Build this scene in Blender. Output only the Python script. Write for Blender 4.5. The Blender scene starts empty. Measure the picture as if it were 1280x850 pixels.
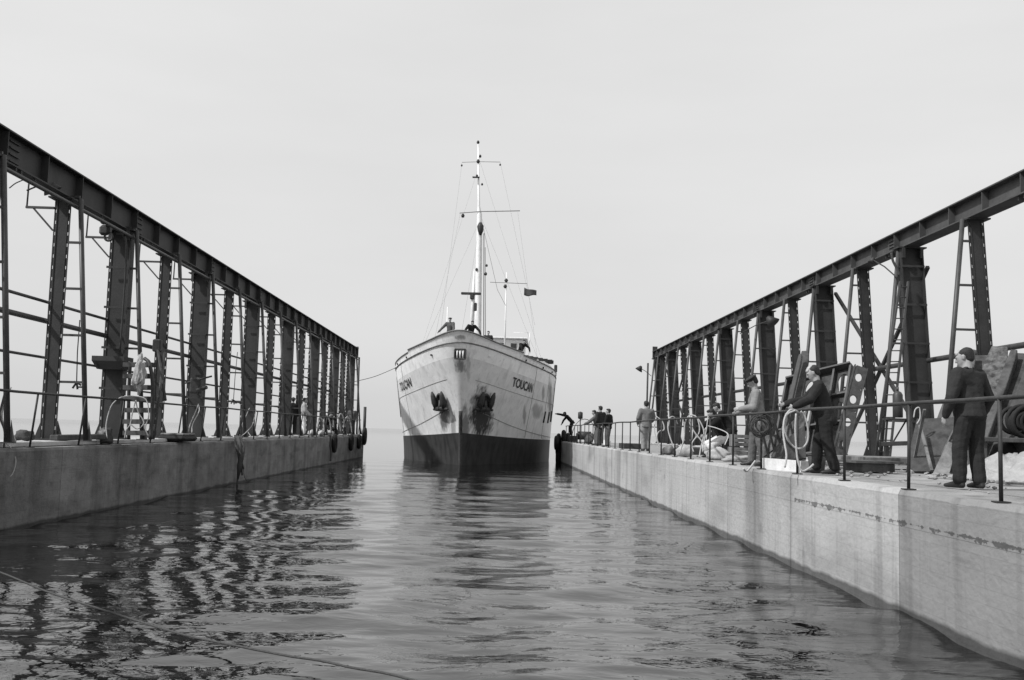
import bpy, bmesh, math, random
import numpy as np
from mathutils import Vector, Matrix, noise
R = math.radians
SC = bpy.context.scene
COL = SC.collection
random.seed(7)

# ------------------------------------------------------------------ camera
YAW, PITCH, ROLL, EYE = 1.09, 5.26, 1.6, Vector((0, 0, 2.03))
base = Matrix(((1, 0, 0), (0, 0, -1), (0, 1, 0)))
CR = Matrix.Rotation(R(-YAW), 3, 'Z') @ Matrix.Rotation(R(PITCH), 3, 'X') @ base @ Matrix.Rotation(R(ROLL), 3, 'Z')
cam = bpy.data.cameras.new('camera'); cam.lens = 35; cam.sensor_width = 36
cam.clip_start = 0.1; cam.clip_end = 20000
cam_o = bpy.data.objects.new('camera', cam); COL.objects.link(cam_o)
cam_o.matrix_world = Matrix.Translation(EYE) @ CR.to_4x4()
SC.camera = cam_o

# ------------------------------------------------------------------ light
SUN_EL, SUN_AZ = 46.0, 244.0      # azimuth clockwise from +Y (compass); 270 = from -X
sd = Vector((math.sin(R(SUN_AZ)) * math.cos(R(SUN_EL)), math.cos(R(SUN_AZ)) * math.cos(R(SUN_EL)), math.sin(R(SUN_EL))))
sun = bpy.data.lights.new('sun', 'SUN'); sun.energy = 4.0; sun.angle = R(2.0); sun.color = (1, 1, 1)
sun_o = bpy.data.objects.new('sun', sun); COL.objects.link(sun_o)
sun_o.rotation_euler = sd.to_track_quat('Z', 'Y').to_euler(); sun_o.location = (0, 0, 50)
w = bpy.data.worlds.new('World'); SC.world = w; w.use_nodes = True
nt = w.node_tree; nt.nodes.clear()
out = nt.nodes.new('ShaderNodeOutputWorld'); bg = nt.nodes.new('ShaderNodeBackground')
sky = nt.nodes.new('ShaderNodeTexSky'); sky.sky_type = 'NISHITA'; sky.sun_disc = False
sky.sun_elevation = R(SUN_EL); sky.sun_rotation = R(SUN_AZ); sky.dust_density = 3.0; sky.air_density = 1.4
bw = nt.nodes.new('ShaderNodeRGBToBW'); mx = nt.nodes.new('ShaderNodeMix'); mx.data_type = 'FLOAT'
mx.inputs[0].default_value = 0.82; mx.inputs[3].default_value = 8.1
bg.inputs[1].default_value = 0.1
L = nt.links.new
L(sky.outputs[0], bw.inputs[0]); L(bw.outputs[0], mx.inputs[2]); 
wtc = nt.nodes.new('ShaderNodeTexCoord'); wmp = nt.nodes.new('ShaderNodeMapping'); wmp.inputs['Scale'].default_value = (1.0, 1.0, 4.0); wmp.inputs['Rotation'].default_value = (.12, .1, 0)
wno = nt.nodes.new('ShaderNodeTexNoise'); wno.inputs['Scale'].default_value = 1.6; wno.inputs['Detail'].default_value = 5
wrg = nt.nodes.new('ShaderNodeMapRange'); wrg.inputs[1].default_value = .3; wrg.inputs[2].default_value = .7; wrg.inputs[3].default_value = .95; wrg.inputs[4].default_value = 1.06
wsp = nt.nodes.new('ShaderNodeSeparateXYZ'); wel = nt.nodes.new('ShaderNodeMapRange'); wel.inputs[1].default_value = 0; wel.inputs[2].default_value = .4; wel.inputs[3].default_value = .90; wel.inputs[4].default_value = 1.06
L(wtc.outputs['Generated'], wmp.inputs[0]); L(wmp.outputs[0], wno.inputs[0]); L(wno.outputs[0], wrg.inputs[0]); L(wtc.outputs['Generated'], wsp.inputs[0]); L(wsp.outputs[2], wel.inputs[0])
m1 = nt.nodes.new('ShaderNodeMath'); m1.operation = 'MULTIPLY'; L(wrg.outputs[0], m1.inputs[0]); L(wel.outputs[0], m1.inputs[1])
m2_ = nt.nodes.new('ShaderNodeMath'); m2_.operation = 'MULTIPLY'; L(m1.outputs[0], m2_.inputs[0]); L(mx.outputs[0], m2_.inputs[1]); L(m2_.outputs[0], bg.inputs[0]); L(bg.outputs[0], out.inputs[0])
SC.view_settings.view_transform = 'Standard'; SC.view_settings.look = 'None'
SC.view_settings.exposure = 0.05; SC.view_settings.gamma = 1
SC.render.engine = 'CYCLES'

# ------------------------------------------------------------------ helpers
def at(px, py, Y):
    d = CR @ Vector(((px - 640) / 1244.0, -(py - 425) / 1244.0, -1)); return EYE + d * (Y / d.y)
def onz(px, py, z):
    d = CR @ Vector(((px - 640) / 1244.0, -(py - 425) / 1244.0, -1)); return EYE + d * ((z - EYE.z) / d.z)

def mat(name, v, rough=0.7, var=0.25, scale=3.0, stretch=(1, 1, 1), bump=0.0, bscale=20.0, metal=0.0, spec=0.4, stain=None, extra=None):
    m = bpy.data.materials.new(name); m.use_nodes = True; t = m.node_tree; b = t.nodes['Principled BSDF']
    b.inputs['Roughness'].default_value = rough; b.inputs['Metallic'].default_value = metal
    b.inputs['Specular IOR Level'].default_value = spec
    tc = t.nodes.new('ShaderNodeTexCoord'); mp = t.nodes.new('ShaderNodeMapping'); mp.inputs['Scale'].default_value = stretch
    t.links.new(tc.outputs['Object'], mp.inputs[0])
    n = t.nodes.new('ShaderNodeTexNoise'); n.inputs['Scale'].default_value = scale; n.inputs['Detail'].default_value = 8; n.inputs['Roughness'].default_value = 0.65
    t.links.new(mp.outputs[0], n.inputs[0])
    r = t.nodes.new('ShaderNodeMapRange'); r.inputs[1].default_value = 0.28; r.inputs[2].default_value = 0.72
    r.inputs[3].default_value = v * (1 - var); r.inputs[4].default_value = v * (1 + var)
    t.links.new(n.outputs[0], r.inputs[0])
    cur = r.outputs[0]
    if stain:                       # (strength 0..1, scale, stretch, threshold): darker marks of their own shape
        for (st, ssc, sstr, th) in stain:
            mp2 = t.nodes.new('ShaderNodeMapping'); mp2.inputs['Scale'].default_value = sstr; mp2.inputs['Location'].default_value = (random.random() * 9,) * 3
            t.links.new(tc.outputs['Object'], mp2.inputs[0])
            n2 = t.nodes.new('ShaderNodeTexNoise'); n2.inputs['Scale'].default_value = ssc; n2.inputs['Detail'].default_value = 5
            t.links.new(mp2.outputs[0], n2.inputs[0])
            r2 = t.nodes.new('ShaderNodeMapRange'); r2.inputs[1].default_value = th; r2.inputs[2].default_value = th + 0.12
            r2.inputs[3].default_value = 1; r2.inputs[4].default_value = 1 - st
            t.links.new(n2.outputs[0], r2.inputs[0])
            mu = t.nodes.new('ShaderNodeMath'); mu.operation = 'MULTIPLY'
            t.links.new(cur, mu.inputs[0]); t.links.new(r2.outputs[0], mu.inputs[1]); cur = mu.outputs[0]
    if extra: cur = extra(t, tc, cur)
    t.links.new(cur, b.inputs['Base Color'])
    if bump:
        nb = t.nodes.new('ShaderNodeTexNoise'); nb.inputs['Scale'].default_value = bscale; nb.inputs['Detail'].default_value = 6
        t.links.new(mp.outputs[0], nb.inputs[0])
        bp = t.nodes.new('ShaderNodeBump'); bp.inputs['Strength'].default_value = bump; bp.inputs['Distance'].default_value = 0.02
        t.links.new(nb.outputs[0], bp.inputs['Height']); t.links.new(bp.outputs[0], b.inputs['Normal'])
    return m

def math_node(t, op, a, b=None, c=None):
    n = t.nodes.new('ShaderNodeMath'); n.operation = op
    for i, v in enumerate((a, b, c)):
        if v is None: continue
        if hasattr(v, 'is_linked') or hasattr(v, 'links'): t.links.new(v, n.inputs[i])
        else: n.inputs[i].default_value = v
    return n.outputs[0]

M = {}
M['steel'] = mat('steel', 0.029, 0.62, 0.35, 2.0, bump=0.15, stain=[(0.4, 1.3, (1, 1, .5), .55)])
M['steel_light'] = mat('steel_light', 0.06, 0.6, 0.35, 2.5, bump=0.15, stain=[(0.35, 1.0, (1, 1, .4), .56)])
M['iron'] = mat('iron', 0.03, 0.6, 0.4, 9, bump=.2)
M['pipe'] = mat('pipe', 0.05, 0.5, 0.3, 5)
M['rust'] = mat('rust', 0.05, 0.8, 0.5, 6, bump=.4, stain=[(0.5, 4, (1, 1, 1), .55)])
M['white'] = mat('white', 0.75, 0.5, 0.1, 4, stain=[(.25, 3, (1, 1, .3), .6)])
M['sackc'] = mat('sackcloth', 0.36, 0.9, 0.3, 6, bump=.5)
M['white2'] = mat('white2', 0.62, 0.6, 0.2, 6, bump=.2)
M['rope'] = mat('rope', 0.42, 0.9, 0.2, 60, bump=.5, bscale=120)
M['rope_dark'] = mat('rope_dark', 0.06, 0.9, 0.4, 50, bump=.5, bscale=120)
M['rubber'] = mat('rubber', 0.009, 0.8, 0.3, 8, bump=.3)
M['wood'] = mat('wood', 0.17, 0.85, 0.45, 5, (1, 1, .25), bump=.5, bscale=18, stain=[(.6, 3, (1, 1, .5), .5)])
M['wood_dark'] = mat('wood_dark', 0.075, 0.85, 0.5, 5, (1, 1, .25), bump=.5, bscale=18, stain=[(.5, 3, (1, 1, .5), .55)])
M['plank_light'] = mat('plank_light', 0.095, 0.85, 0.8, 9, (1, 1, .6), bump=.6, bscale=18, stain=[(.6, 6, (1, 1, .6), .52)])
M['sand'] = mat('sand', 0.30, 0.95, 0.25, 6, bump=.8, bscale=25)
M['skin'] = mat('skin', 0.3, 0.55, 0.1, 12)
M['hair'] = mat('hair', 0.02, 0.7, 0.3, 60, bump=.5, bscale=90)
M['bald'] = mat('scalp', 0.36, 0.4, 0.1, 12)
M['eye'] = mat('eye', 0.02, 0.2, 0.0, 4)
def cloth(v): 
    k = 'cloth%.3f' % v
    if k not in M: M[k] = mat('cloth_' + str(int(v * 1000)), v, 0.9, 0.25, 7, bump=.35, bscale=35, spec=.15)
    return M[k]
M['shoe'] = mat('shoe', 0.02, 0.5, 0.2, 9)
M['glass'] = mat('glass', 0.02, 0.1, 0.1, 3, spec=.8)

def wet_band(h, hi):
    def f(t, tc, cur):
        s = t.nodes.new('ShaderNodeSeparateXYZ'); t.links.new(tc.outputs['Object'], s.inputs[0])
        n = t.nodes.new('ShaderNodeTexNoise'); n.inputs['Scale'].default_value = 1.7; n.inputs['Detail'].default_value = 7
        t.links.new(tc.outputs['Object'], n.inputs[0])
        zz = math_node(t, 'SUBTRACT', s.outputs[2], math_node(t, 'MULTIPLY', n.outputs[0], hi))
        r = t.nodes.new('ShaderNodeMapRange'); r.inputs[1].default_value = h - hi * .5 - .02; r.inputs[2].default_value = h - hi * .5 + .03
        r.inputs[3].default_value = .28; r.inputs[4].default_value = 1
        t.links.new(zz, r.inputs[0])
        cur = math_node(t, 'MULTIPLY', cur, r.outputs[0])
        # board-marked pour joints: thin vertical lines about every 5 m, faint horizontal board lines
        yq = math_node(t, 'DIVIDE', math_node(t, 'SUBTRACT', s.outputs[1], 11.9), 4.3)
        wn = t.nodes.new('ShaderNodeTexWhiteNoise'); wn.noise_dimensions = '1D'; t.links.new(math_node(t, 'FLOOR', yq), wn.inputs['W'])
        cur = math_node(t, 'MULTIPLY', cur, math_node(t, 'MULTIPLY_ADD', wn.outputs['Value'], .16, .90))
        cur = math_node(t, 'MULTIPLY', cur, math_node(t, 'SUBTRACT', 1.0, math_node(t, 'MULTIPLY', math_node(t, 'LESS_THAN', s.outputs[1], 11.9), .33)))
        yy = math_node(t, 'FRACT', yq)
        jn = math_node(t, 'LESS_THAN', yy, 0.005)
        cur = math_node(t, 'MULTIPLY', cur, math_node(t, 'SUBTRACT', 1.0, math_node(t, 'MULTIPLY', jn, .55)))
        zz2 = math_node(t, 'FRACT', math_node(t, 'DIVIDE', s.outputs[2], 0.155))
        jn = math_node(t, 'LESS_THAN', zz2, 0.07)
        cur = math_node(t, 'MULTIPLY', cur, math_node(t, 'SUBTRACT', 1.0, math_node(t, 'MULTIPLY', jn, .10)))
        # broken pour line near z = 1.1 on the nearest stretch
        n3 = t.nodes.new('ShaderNodeTexNoise'); n3.inputs['Scale'].default_value = 5; n3.inputs['Detail'].default_value = 8; n3.inputs['Roughness'].default_value = .7
        t.links.new(tc.outputs['Object'], n3.inputs[0])
        dz = math_node(t, 'ABSOLUTE', math_node(t, 'SUBTRACT', math_node(t, 'ADD', s.outputs[2], math_node(t, 'MULTIPLY', n3.outputs[0], .12)), 1.145))
        wd = math_node(t, 'MULTIPLY', math_node(t, 'SUBTRACT', n3.outputs[0], .44), .26)
        c = math_node(t, 'LESS_THAN', dz, wd)
        c = math_node(t, 'MULTIPLY', c, math_node(t, 'LESS_THAN', s.outputs[1], 16.0))
        cur = math_node(t, 'MULTIPLY', cur, math_node(t, 'SUBTRACT', 1.0, math_node(t, 'MULTIPLY', c, .62)))
        return cur
    return f
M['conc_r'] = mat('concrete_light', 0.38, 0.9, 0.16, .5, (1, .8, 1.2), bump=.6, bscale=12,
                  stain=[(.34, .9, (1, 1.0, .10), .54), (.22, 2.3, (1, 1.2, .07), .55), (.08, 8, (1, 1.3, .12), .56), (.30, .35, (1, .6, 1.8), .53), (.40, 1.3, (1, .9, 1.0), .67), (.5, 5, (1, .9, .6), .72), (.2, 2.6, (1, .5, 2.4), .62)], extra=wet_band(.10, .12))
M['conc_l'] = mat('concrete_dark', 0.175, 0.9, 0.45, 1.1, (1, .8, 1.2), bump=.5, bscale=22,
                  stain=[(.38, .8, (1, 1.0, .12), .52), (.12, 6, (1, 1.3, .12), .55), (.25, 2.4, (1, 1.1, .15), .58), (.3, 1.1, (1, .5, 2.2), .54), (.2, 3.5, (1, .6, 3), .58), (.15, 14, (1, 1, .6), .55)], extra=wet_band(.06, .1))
M['deck'] = mat('deck', 0.25, 0.95, 0.35, 1.5, bump=.6, bscale=25, stain=[(.4, 1.2, (1, 1, 1), .56), (.35, 9, (1, 1, 1), .6)])
M['conc_edge'] = mat('concrete_edge', 0.42, 0.9, 0.2, 3, bump=.4, bscale=25)

def put(o, parent):
    COL.objects.link(o)
    if parent: o.parent = parent
    return o
def mesh_obj(name, bm, m, parent=None, smooth=False, loc=None):
    me = bpy.data.meshes.new(name); bm.normal_update(); bm.to_mesh(me); bm.free()
    ms = m if isinstance(m, (list, tuple)) else [m]
    for x in ms: me.materials.append(x)
    if smooth:
        for p in me.polygons: p.use_smooth = True
    o = bpy.data.objects.new(name, me); put(o, parent)
    if loc is not None: o.location = loc
    return o
def tag(o, label, cat, group=None, kind=None):
    if label: o['label'] = label
    if cat: o['category'] = cat
    if group: o['group'] = group
    if kind: o['kind'] = kind
    return o
def empty(name, loc, label, cat, group=None, rz=0):
    o = bpy.data.objects.new(name, None); COL.objects.link(o); o.location = loc; o.rotation_euler = (0, 0, rz); o.empty_display_size = .2
    return tag(o, label, cat, group)
def box(bm, c, s, rot=None, mi=0, bev=0.0):
    r = bmesh.ops.create_cube(bm, size=1)
    vs = r['verts']
    m = Matrix.Diagonal(Vector((*s, 1)))
    if rot is not None: m = rot.to_4x4() @ m
    m = Matrix.Translation(Vector(c)) @ m
    bmesh.ops.transform(bm, matrix=m, verts=vs)
    fs = {f for v in vs for f in v.link_faces}
    for f in fs: f.material_index = mi
    if bev:
        es = list({e for v in vs for e in v.link_edges})
        bmesh.ops.bevel(bm, geom=es, offset=bev, segments=1, affect='EDGES', clamp_overlap=True)
def bbox(bm, x0, x1, y0, y1, z0, z1, mi=0, bev=0.0):
    box(bm, ((x0 + x1) / 2, (y0 + y1) / 2, (z0 + z1) / 2), (x1 - x0, y1 - y0, z1 - z0), None, mi, bev)
def frame_of(d):
    d = d.normalized(); u = Vector((0, 0, 1)) if abs(d.z) < .95 else Vector((0, 1, 0))
    a = d.cross(u).normalized(); return a, d.cross(a).normalized()
def tube(bm, pts, r, seg=8, mi=0, closed=False):
    pts = [Vector(p) for p in pts]; rings = []; n = len(pts)
    a = None
    for i, p in enumerate(pts):
        if closed: d = pts[(i + 1) % n] - pts[i - 1]
        else: d = pts[min(i + 1, n - 1)] - pts[max(i - 1, 0)]
        if d.length < 1e-9: d = Vector((0, 0, 1))
        d.normalize()
        if a is None: a, b = frame_of(d)
        else:
            a = (a - d * a.dot(d))
            if a.length < 1e-6: a, b = frame_of(d)
            a.normalize()
        b = d.cross(a)
        rr = r[i] if isinstance(r, (list, tuple)) else r
        rings.append([bm.verts.new(p + (a * math.cos(k * 2 * math.pi / seg) + b * math.sin(k * 2 * math.pi / seg)) * rr) for k in range(seg)])
    m = n if closed else n - 1
    for i in range(m):
        A, B = rings[i], rings[(i + 1) % n]
        for k in range(seg):
            f = bm.faces.new((A[k], A[(k + 1) % seg], B[(k + 1) % seg], B[k])); f.material_index = mi; f.smooth = True
    if not closed:
        f = bm.faces.new(list(reversed(rings[0]))); f.material_index = mi; f = bm.faces.new(rings[-1]); f.material_index = mi
def beam(bm, p0, p1, wx, wy, up=None, mi=0, bev=0.0):
    """box section from p0 to p1, wx across 'side', wy along 'up x'"""
    p0 = Vector(p0); p1 = Vector(p1); d = (p1 - p0); l = d.length; d.normalize()
    u = Vector(up) if up is not None else (Vector((0, 0, 1)) if abs(d.z) < .9 else Vector((0, 1, 0)))
    s = d.cross(u).normalized(); u = s.cross(d).normalized()
    rot = Matrix((s, u, d)).transposed()
    box(bm, (p0 + p1) / 2, (wx, wy, l), rot, mi, bev)
def smooth_pts(pts, n=6):
    P = [Vector(p) for p in pts]; P = [P[0] * 2 - P[1]] + P + [P[-1] * 2 - P[-2]]; o = []
    for i in range(1, len(P) - 2):
        for k in range(n):
            t = k / n; a, b, c, d = P[i - 1], P[i], P[i + 1], P[i + 2]
            o.append(.5 * ((2 * b) + (c - a) * t + (2 * a - 5 * b + 4 * c - d) * t * t + (3 * b - a - 3 * c + d) * t ** 3))
    o.append(P[-2]); return o
def rope(name, pts, r, m, label, cat='rope', group=None, parent=None, n=6):
    bm = bmesh.new(); tube(bm, smooth_pts(pts, n), r, 6)
    o = mesh_obj(name, bm, m, parent, True)
    if not parent: tag(o, label, cat, group)
    return o
def torus_bm(bm, c, R1, r, axis='Y', seg=24, s2=8, mi=0):
    pts = []
    for k in range(seg):
        a = k * 2 * math.pi / seg
        if axis == 'Y': pts.append(Vector(c) + Vector((R1 * math.cos(a), 0, R1 * math.sin(a))))
        elif axis == 'X': pts.append(Vector(c) + Vector((0, R1 * math.cos(a), R1 * math.sin(a))))
        else: pts.append(Vector(c) + Vector((R1 * math.cos(a), R1 * math.sin(a), 0)))
    tube(bm, pts, r, s2, mi, True)

DZ = 1.465     # deck level
XL, XR = -8.66, 4.9
ZT = 7.78      # girder top

# ------------------------------------------------------------------ water
def build_water():
    rows = []
    for y in np.concatenate([np.linspace(-25, 4.6, 40), 1 / np.linspace(1 / 4.8, 1 / 6000.0, 900)]): rows.append(y)
    ys = np.array(rows); nc = 520
    u = np.linspace(-1, 1, nc)
    hw = 11 + 0.78 * np.maximum(ys, 0)
    X = u[None, :] * hw[:, None]; Y = np.repeat(ys[:, None], nc, 1)
    dy = np.gradient(ys); dx = hw * 2 / nc
    Z = np.zeros_like(X)
    rng = np.random.RandomState(5)
    N = 150
    lam = np.exp(rng.uniform(math.log(.22), math.log(4.5), N))
    ang = rng.normal(0, .55, N) + math.pi / 2 + .15
    ph = rng.uniform(0, 6.283, N)
    # patchiness so calm and ruffled areas differ
    patch = .55 + .45 * np.sin(X * .33 + 1.3 * np.sin(Y * .21)) * np.sin(Y * .17 + 1.1 * np.sin(X * .27 + 1))
    for i in range(N):
        k = 2 * math.pi / lam[i]
        kx, ky = k * math.cos(ang[i]), k * math.sin(ang[i])
        slope = (.0108 if lam[i] > 1.6 else .0138 if lam[i] > .5 else .0085) * (lam[i] / 1.0) ** -.02
        if lam[i] > 2.2: slope *= .6
        A = slope / k
        fade = np.clip((lam[i] / np.maximum(dy / max(abs(math.sin(ang[i])), .3), dx * abs(math.cos(ang[i]))) - 2.5) / 2, 0, 1)[:, None]
        s = A * fade * np.sin(kx * X + ky * Y + ph[i])
        Z += s * (patch if lam[i] < 1.2 else 1)
    far = np.clip((Y - 60) / 60, 0, 1); Z *= (1 + .6 * far)
    V = np.stack([X, Y, Z], -1).reshape(-1, 3)
    nr = len(ys); idx = np.arange(nr * nc).reshape(nr, nc)
    q = np.stack([idx[:-1, :-1], idx[:-1, 1:], idx[1:, 1:], idx[1:, :-1]], -1).reshape(-1, 4)
    me = bpy.data.meshes.new('water'); me.from_pydata(V.tolist(), [], q.tolist())
    me.polygons.foreach_set('use_smooth', [True] * len(me.polygons))
    m = bpy.data.materials.new('water'); m.use_nodes = True; t = m.node_tree; b = t.nodes['Principled BSDF']
    b.inputs['Base Color'].default_value = (.003, .003, .003, 1); b.inputs['Roughness'].default_value = .008
    b.inputs['IOR'].default_value = 1.72; b.inputs['Specular IOR Level'].default_value = .5
    tc = t.nodes.new('ShaderNodeTexCoord')
    mp = t.nodes.new('ShaderNodeMapping'); mp.inputs['Scale'].default_value = (.55, 1, 1); t.links.new(tc.outputs['Object'], mp.inputs[0])
    n = t.nodes.new('ShaderNodeTexNoise'); n.inputs['Scale'].default_value = 5.0; n.inputs['Detail'].default_value = 3; n.inputs['Roughness'].default_value = .5
    n.inputs['Distortion'].default_value = .4
    t.links.new(mp.outputs[0], n.inputs[0])
    sy = t.nodes.new('ShaderNodeSeparateXYZ'); t.links.new(tc.outputs['Object'], sy.inputs[0])
    rr = t.nodes.new('ShaderNodeMapRange'); rr.inputs[1].default_value = 50; rr.inputs[2].default_value = 500; rr.inputs[3].default_value = .008; rr.inputs[4].default_value = .07
    t.links.new(sy.outputs[1], rr.inputs[0]); t.links.new(rr.outputs[0], b.inputs['Roughness'])
    bp = t.nodes.new('ShaderNodeBump'); bp.inputs['Strength'].default_value = 1.0; bp.inputs['Distance'].default_value = .012
    t.links.new(n.outputs[0], bp.inputs['Height']); t.links.new(bp.outputs[0], b.inputs['Normal'])
    me.materials.append(m)
    o = bpy.data.objects.new('water', me); COL.objects.link(o); tag(o, 'rippled harbour water', 'water', kind='structure'); del o['label']; del o['category']
build_water()

# ------------------------------------------------------------------ quays
def quay(name, x0, x1, y1, m, face, label):
    root = empty(name, ((x0 + x1) / 2, 20, 0), label, 'quay wall')
    mi = Matrix.Translation(-Vector(root.location))
    bm = bmesh.new(); bbox(bm, x0, x1, -25, y1, -3, DZ - .06, 0, .0)
    def fin(nm, bm, m):
        bmesh.ops.transform(bm, matrix=Matrix.Identity(4), verts=bm.verts)
        o = mesh_obj(nm, bm, m, root); o.matrix_parent_inverse = mi; return o
    fin('wall_body', bm, m)
    # coping band with chipped edge
    bm = bmesh.new(); ny = 900; xs = (face, face + (.30 if x1 > 0 else -.30)); yv = np.linspace(-25, y1, ny)
    s = 1 if x1 > 0 else -1
    prev = None
    for y in yv:
        j = noise.noise(Vector((y * 2.1, face, 0))) * .012 + noise.noise(Vector((y * 7.1, face, 3))) * .008
        c = max(0, noise.noise(Vector((y * 1.3, 5, face))) - .25) * .10
        prof = [(face - s * .004, DZ - .42), (face - s * .004 + s * abs(j) * .3, DZ - .05 - c), (face + s * (.02 + abs(j) + c * .5), DZ + .004 - abs(j) * .3), (face + s * .32, DZ + .004)]
        ring = [bm.verts.new((px, y, pz)) for px, pz in prof]
        if prev:
            for k in range(3):
                f = (prev[k], prev[k + 1], ring[k + 1], ring[k]); f = bm.faces.new(f if s < 0 else tuple(reversed(f)))
                f.smooth = False
        prev = ring
    bmesh.ops.recalc_face_normals(bm, faces=bm.faces)
    fin('coping', bm, m)
    bm = bmesh.new(); fx0, fx1 = (face + .31, x1) if s > 0 else (x0, face - .31)
    nx, nyy = 14, 180
    g = [[bm.verts.new((fx0 + (fx1 - fx0) * i / nx, -25 + (y1 + 25) * j / nyy, DZ + noise.noise(Vector((i * .9, j * .35, 2))) * .012)) for j in range(nyy + 1)] for i in range(nx + 1)]
    for i in range(nx):
        for j in range(nyy): bm.faces.new((g[i][j], g[i + 1][j], g[i + 1][j + 1], g[i][j + 1]))
    o = mesh_obj('deck_surface', bm, M['deck'], root, True); o.matrix_parent_inverse = mi
    return root, mi
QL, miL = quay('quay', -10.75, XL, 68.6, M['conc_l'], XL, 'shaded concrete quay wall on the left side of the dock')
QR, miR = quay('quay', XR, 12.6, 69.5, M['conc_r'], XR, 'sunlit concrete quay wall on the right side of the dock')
bm = bmesh.new(); bbox(bm, -10.1, -8.98, -25, 68.2, DZ + .01, DZ + .105, 0, .012)
o = mesh_obj('plinth', bm, M['conc_edge'], QL); o.matrix_parent_inverse = miL
bm = bmesh.new(); bbox(bm, 10.6, 12.2, -25, 68.5, DZ + .01, DZ + .105, 0, .012)
o = mesh_obj('plinth', bm, M['conc_edge'], QR); o.matrix_parent_inverse = miR
# rounded noses at the seaward ends
bm = bmesh.new(); r = bmesh.ops.create_cone(bm, cap_ends=True, segments=28, radius1=.48, radius2=.48, depth=DZ + 1.5)
bmesh.ops.translate(bm, vec=(XR + .46, 69.5, (DZ - 1.5) / 2 - .01), verts=r['verts'])
o = mesh_obj('corner_nose', bm, M['conc_r'], QR); o.matrix_parent_inverse = miR
bm = bmesh.new(); r = bmesh.ops.create_cone(bm, cap_ends=True, segments=28, radius1=.48, radius2=.48, depth=DZ + 1.5)
bmesh.ops.translate(bm, vec=(XL - .46, 68.6, (DZ - 1.5) / 2 - .01), verts=r['verts'])
o = mesh_obj('corner_nose', bm, M['conc_l'], QL); o.matrix_parent_inverse = miL

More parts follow.
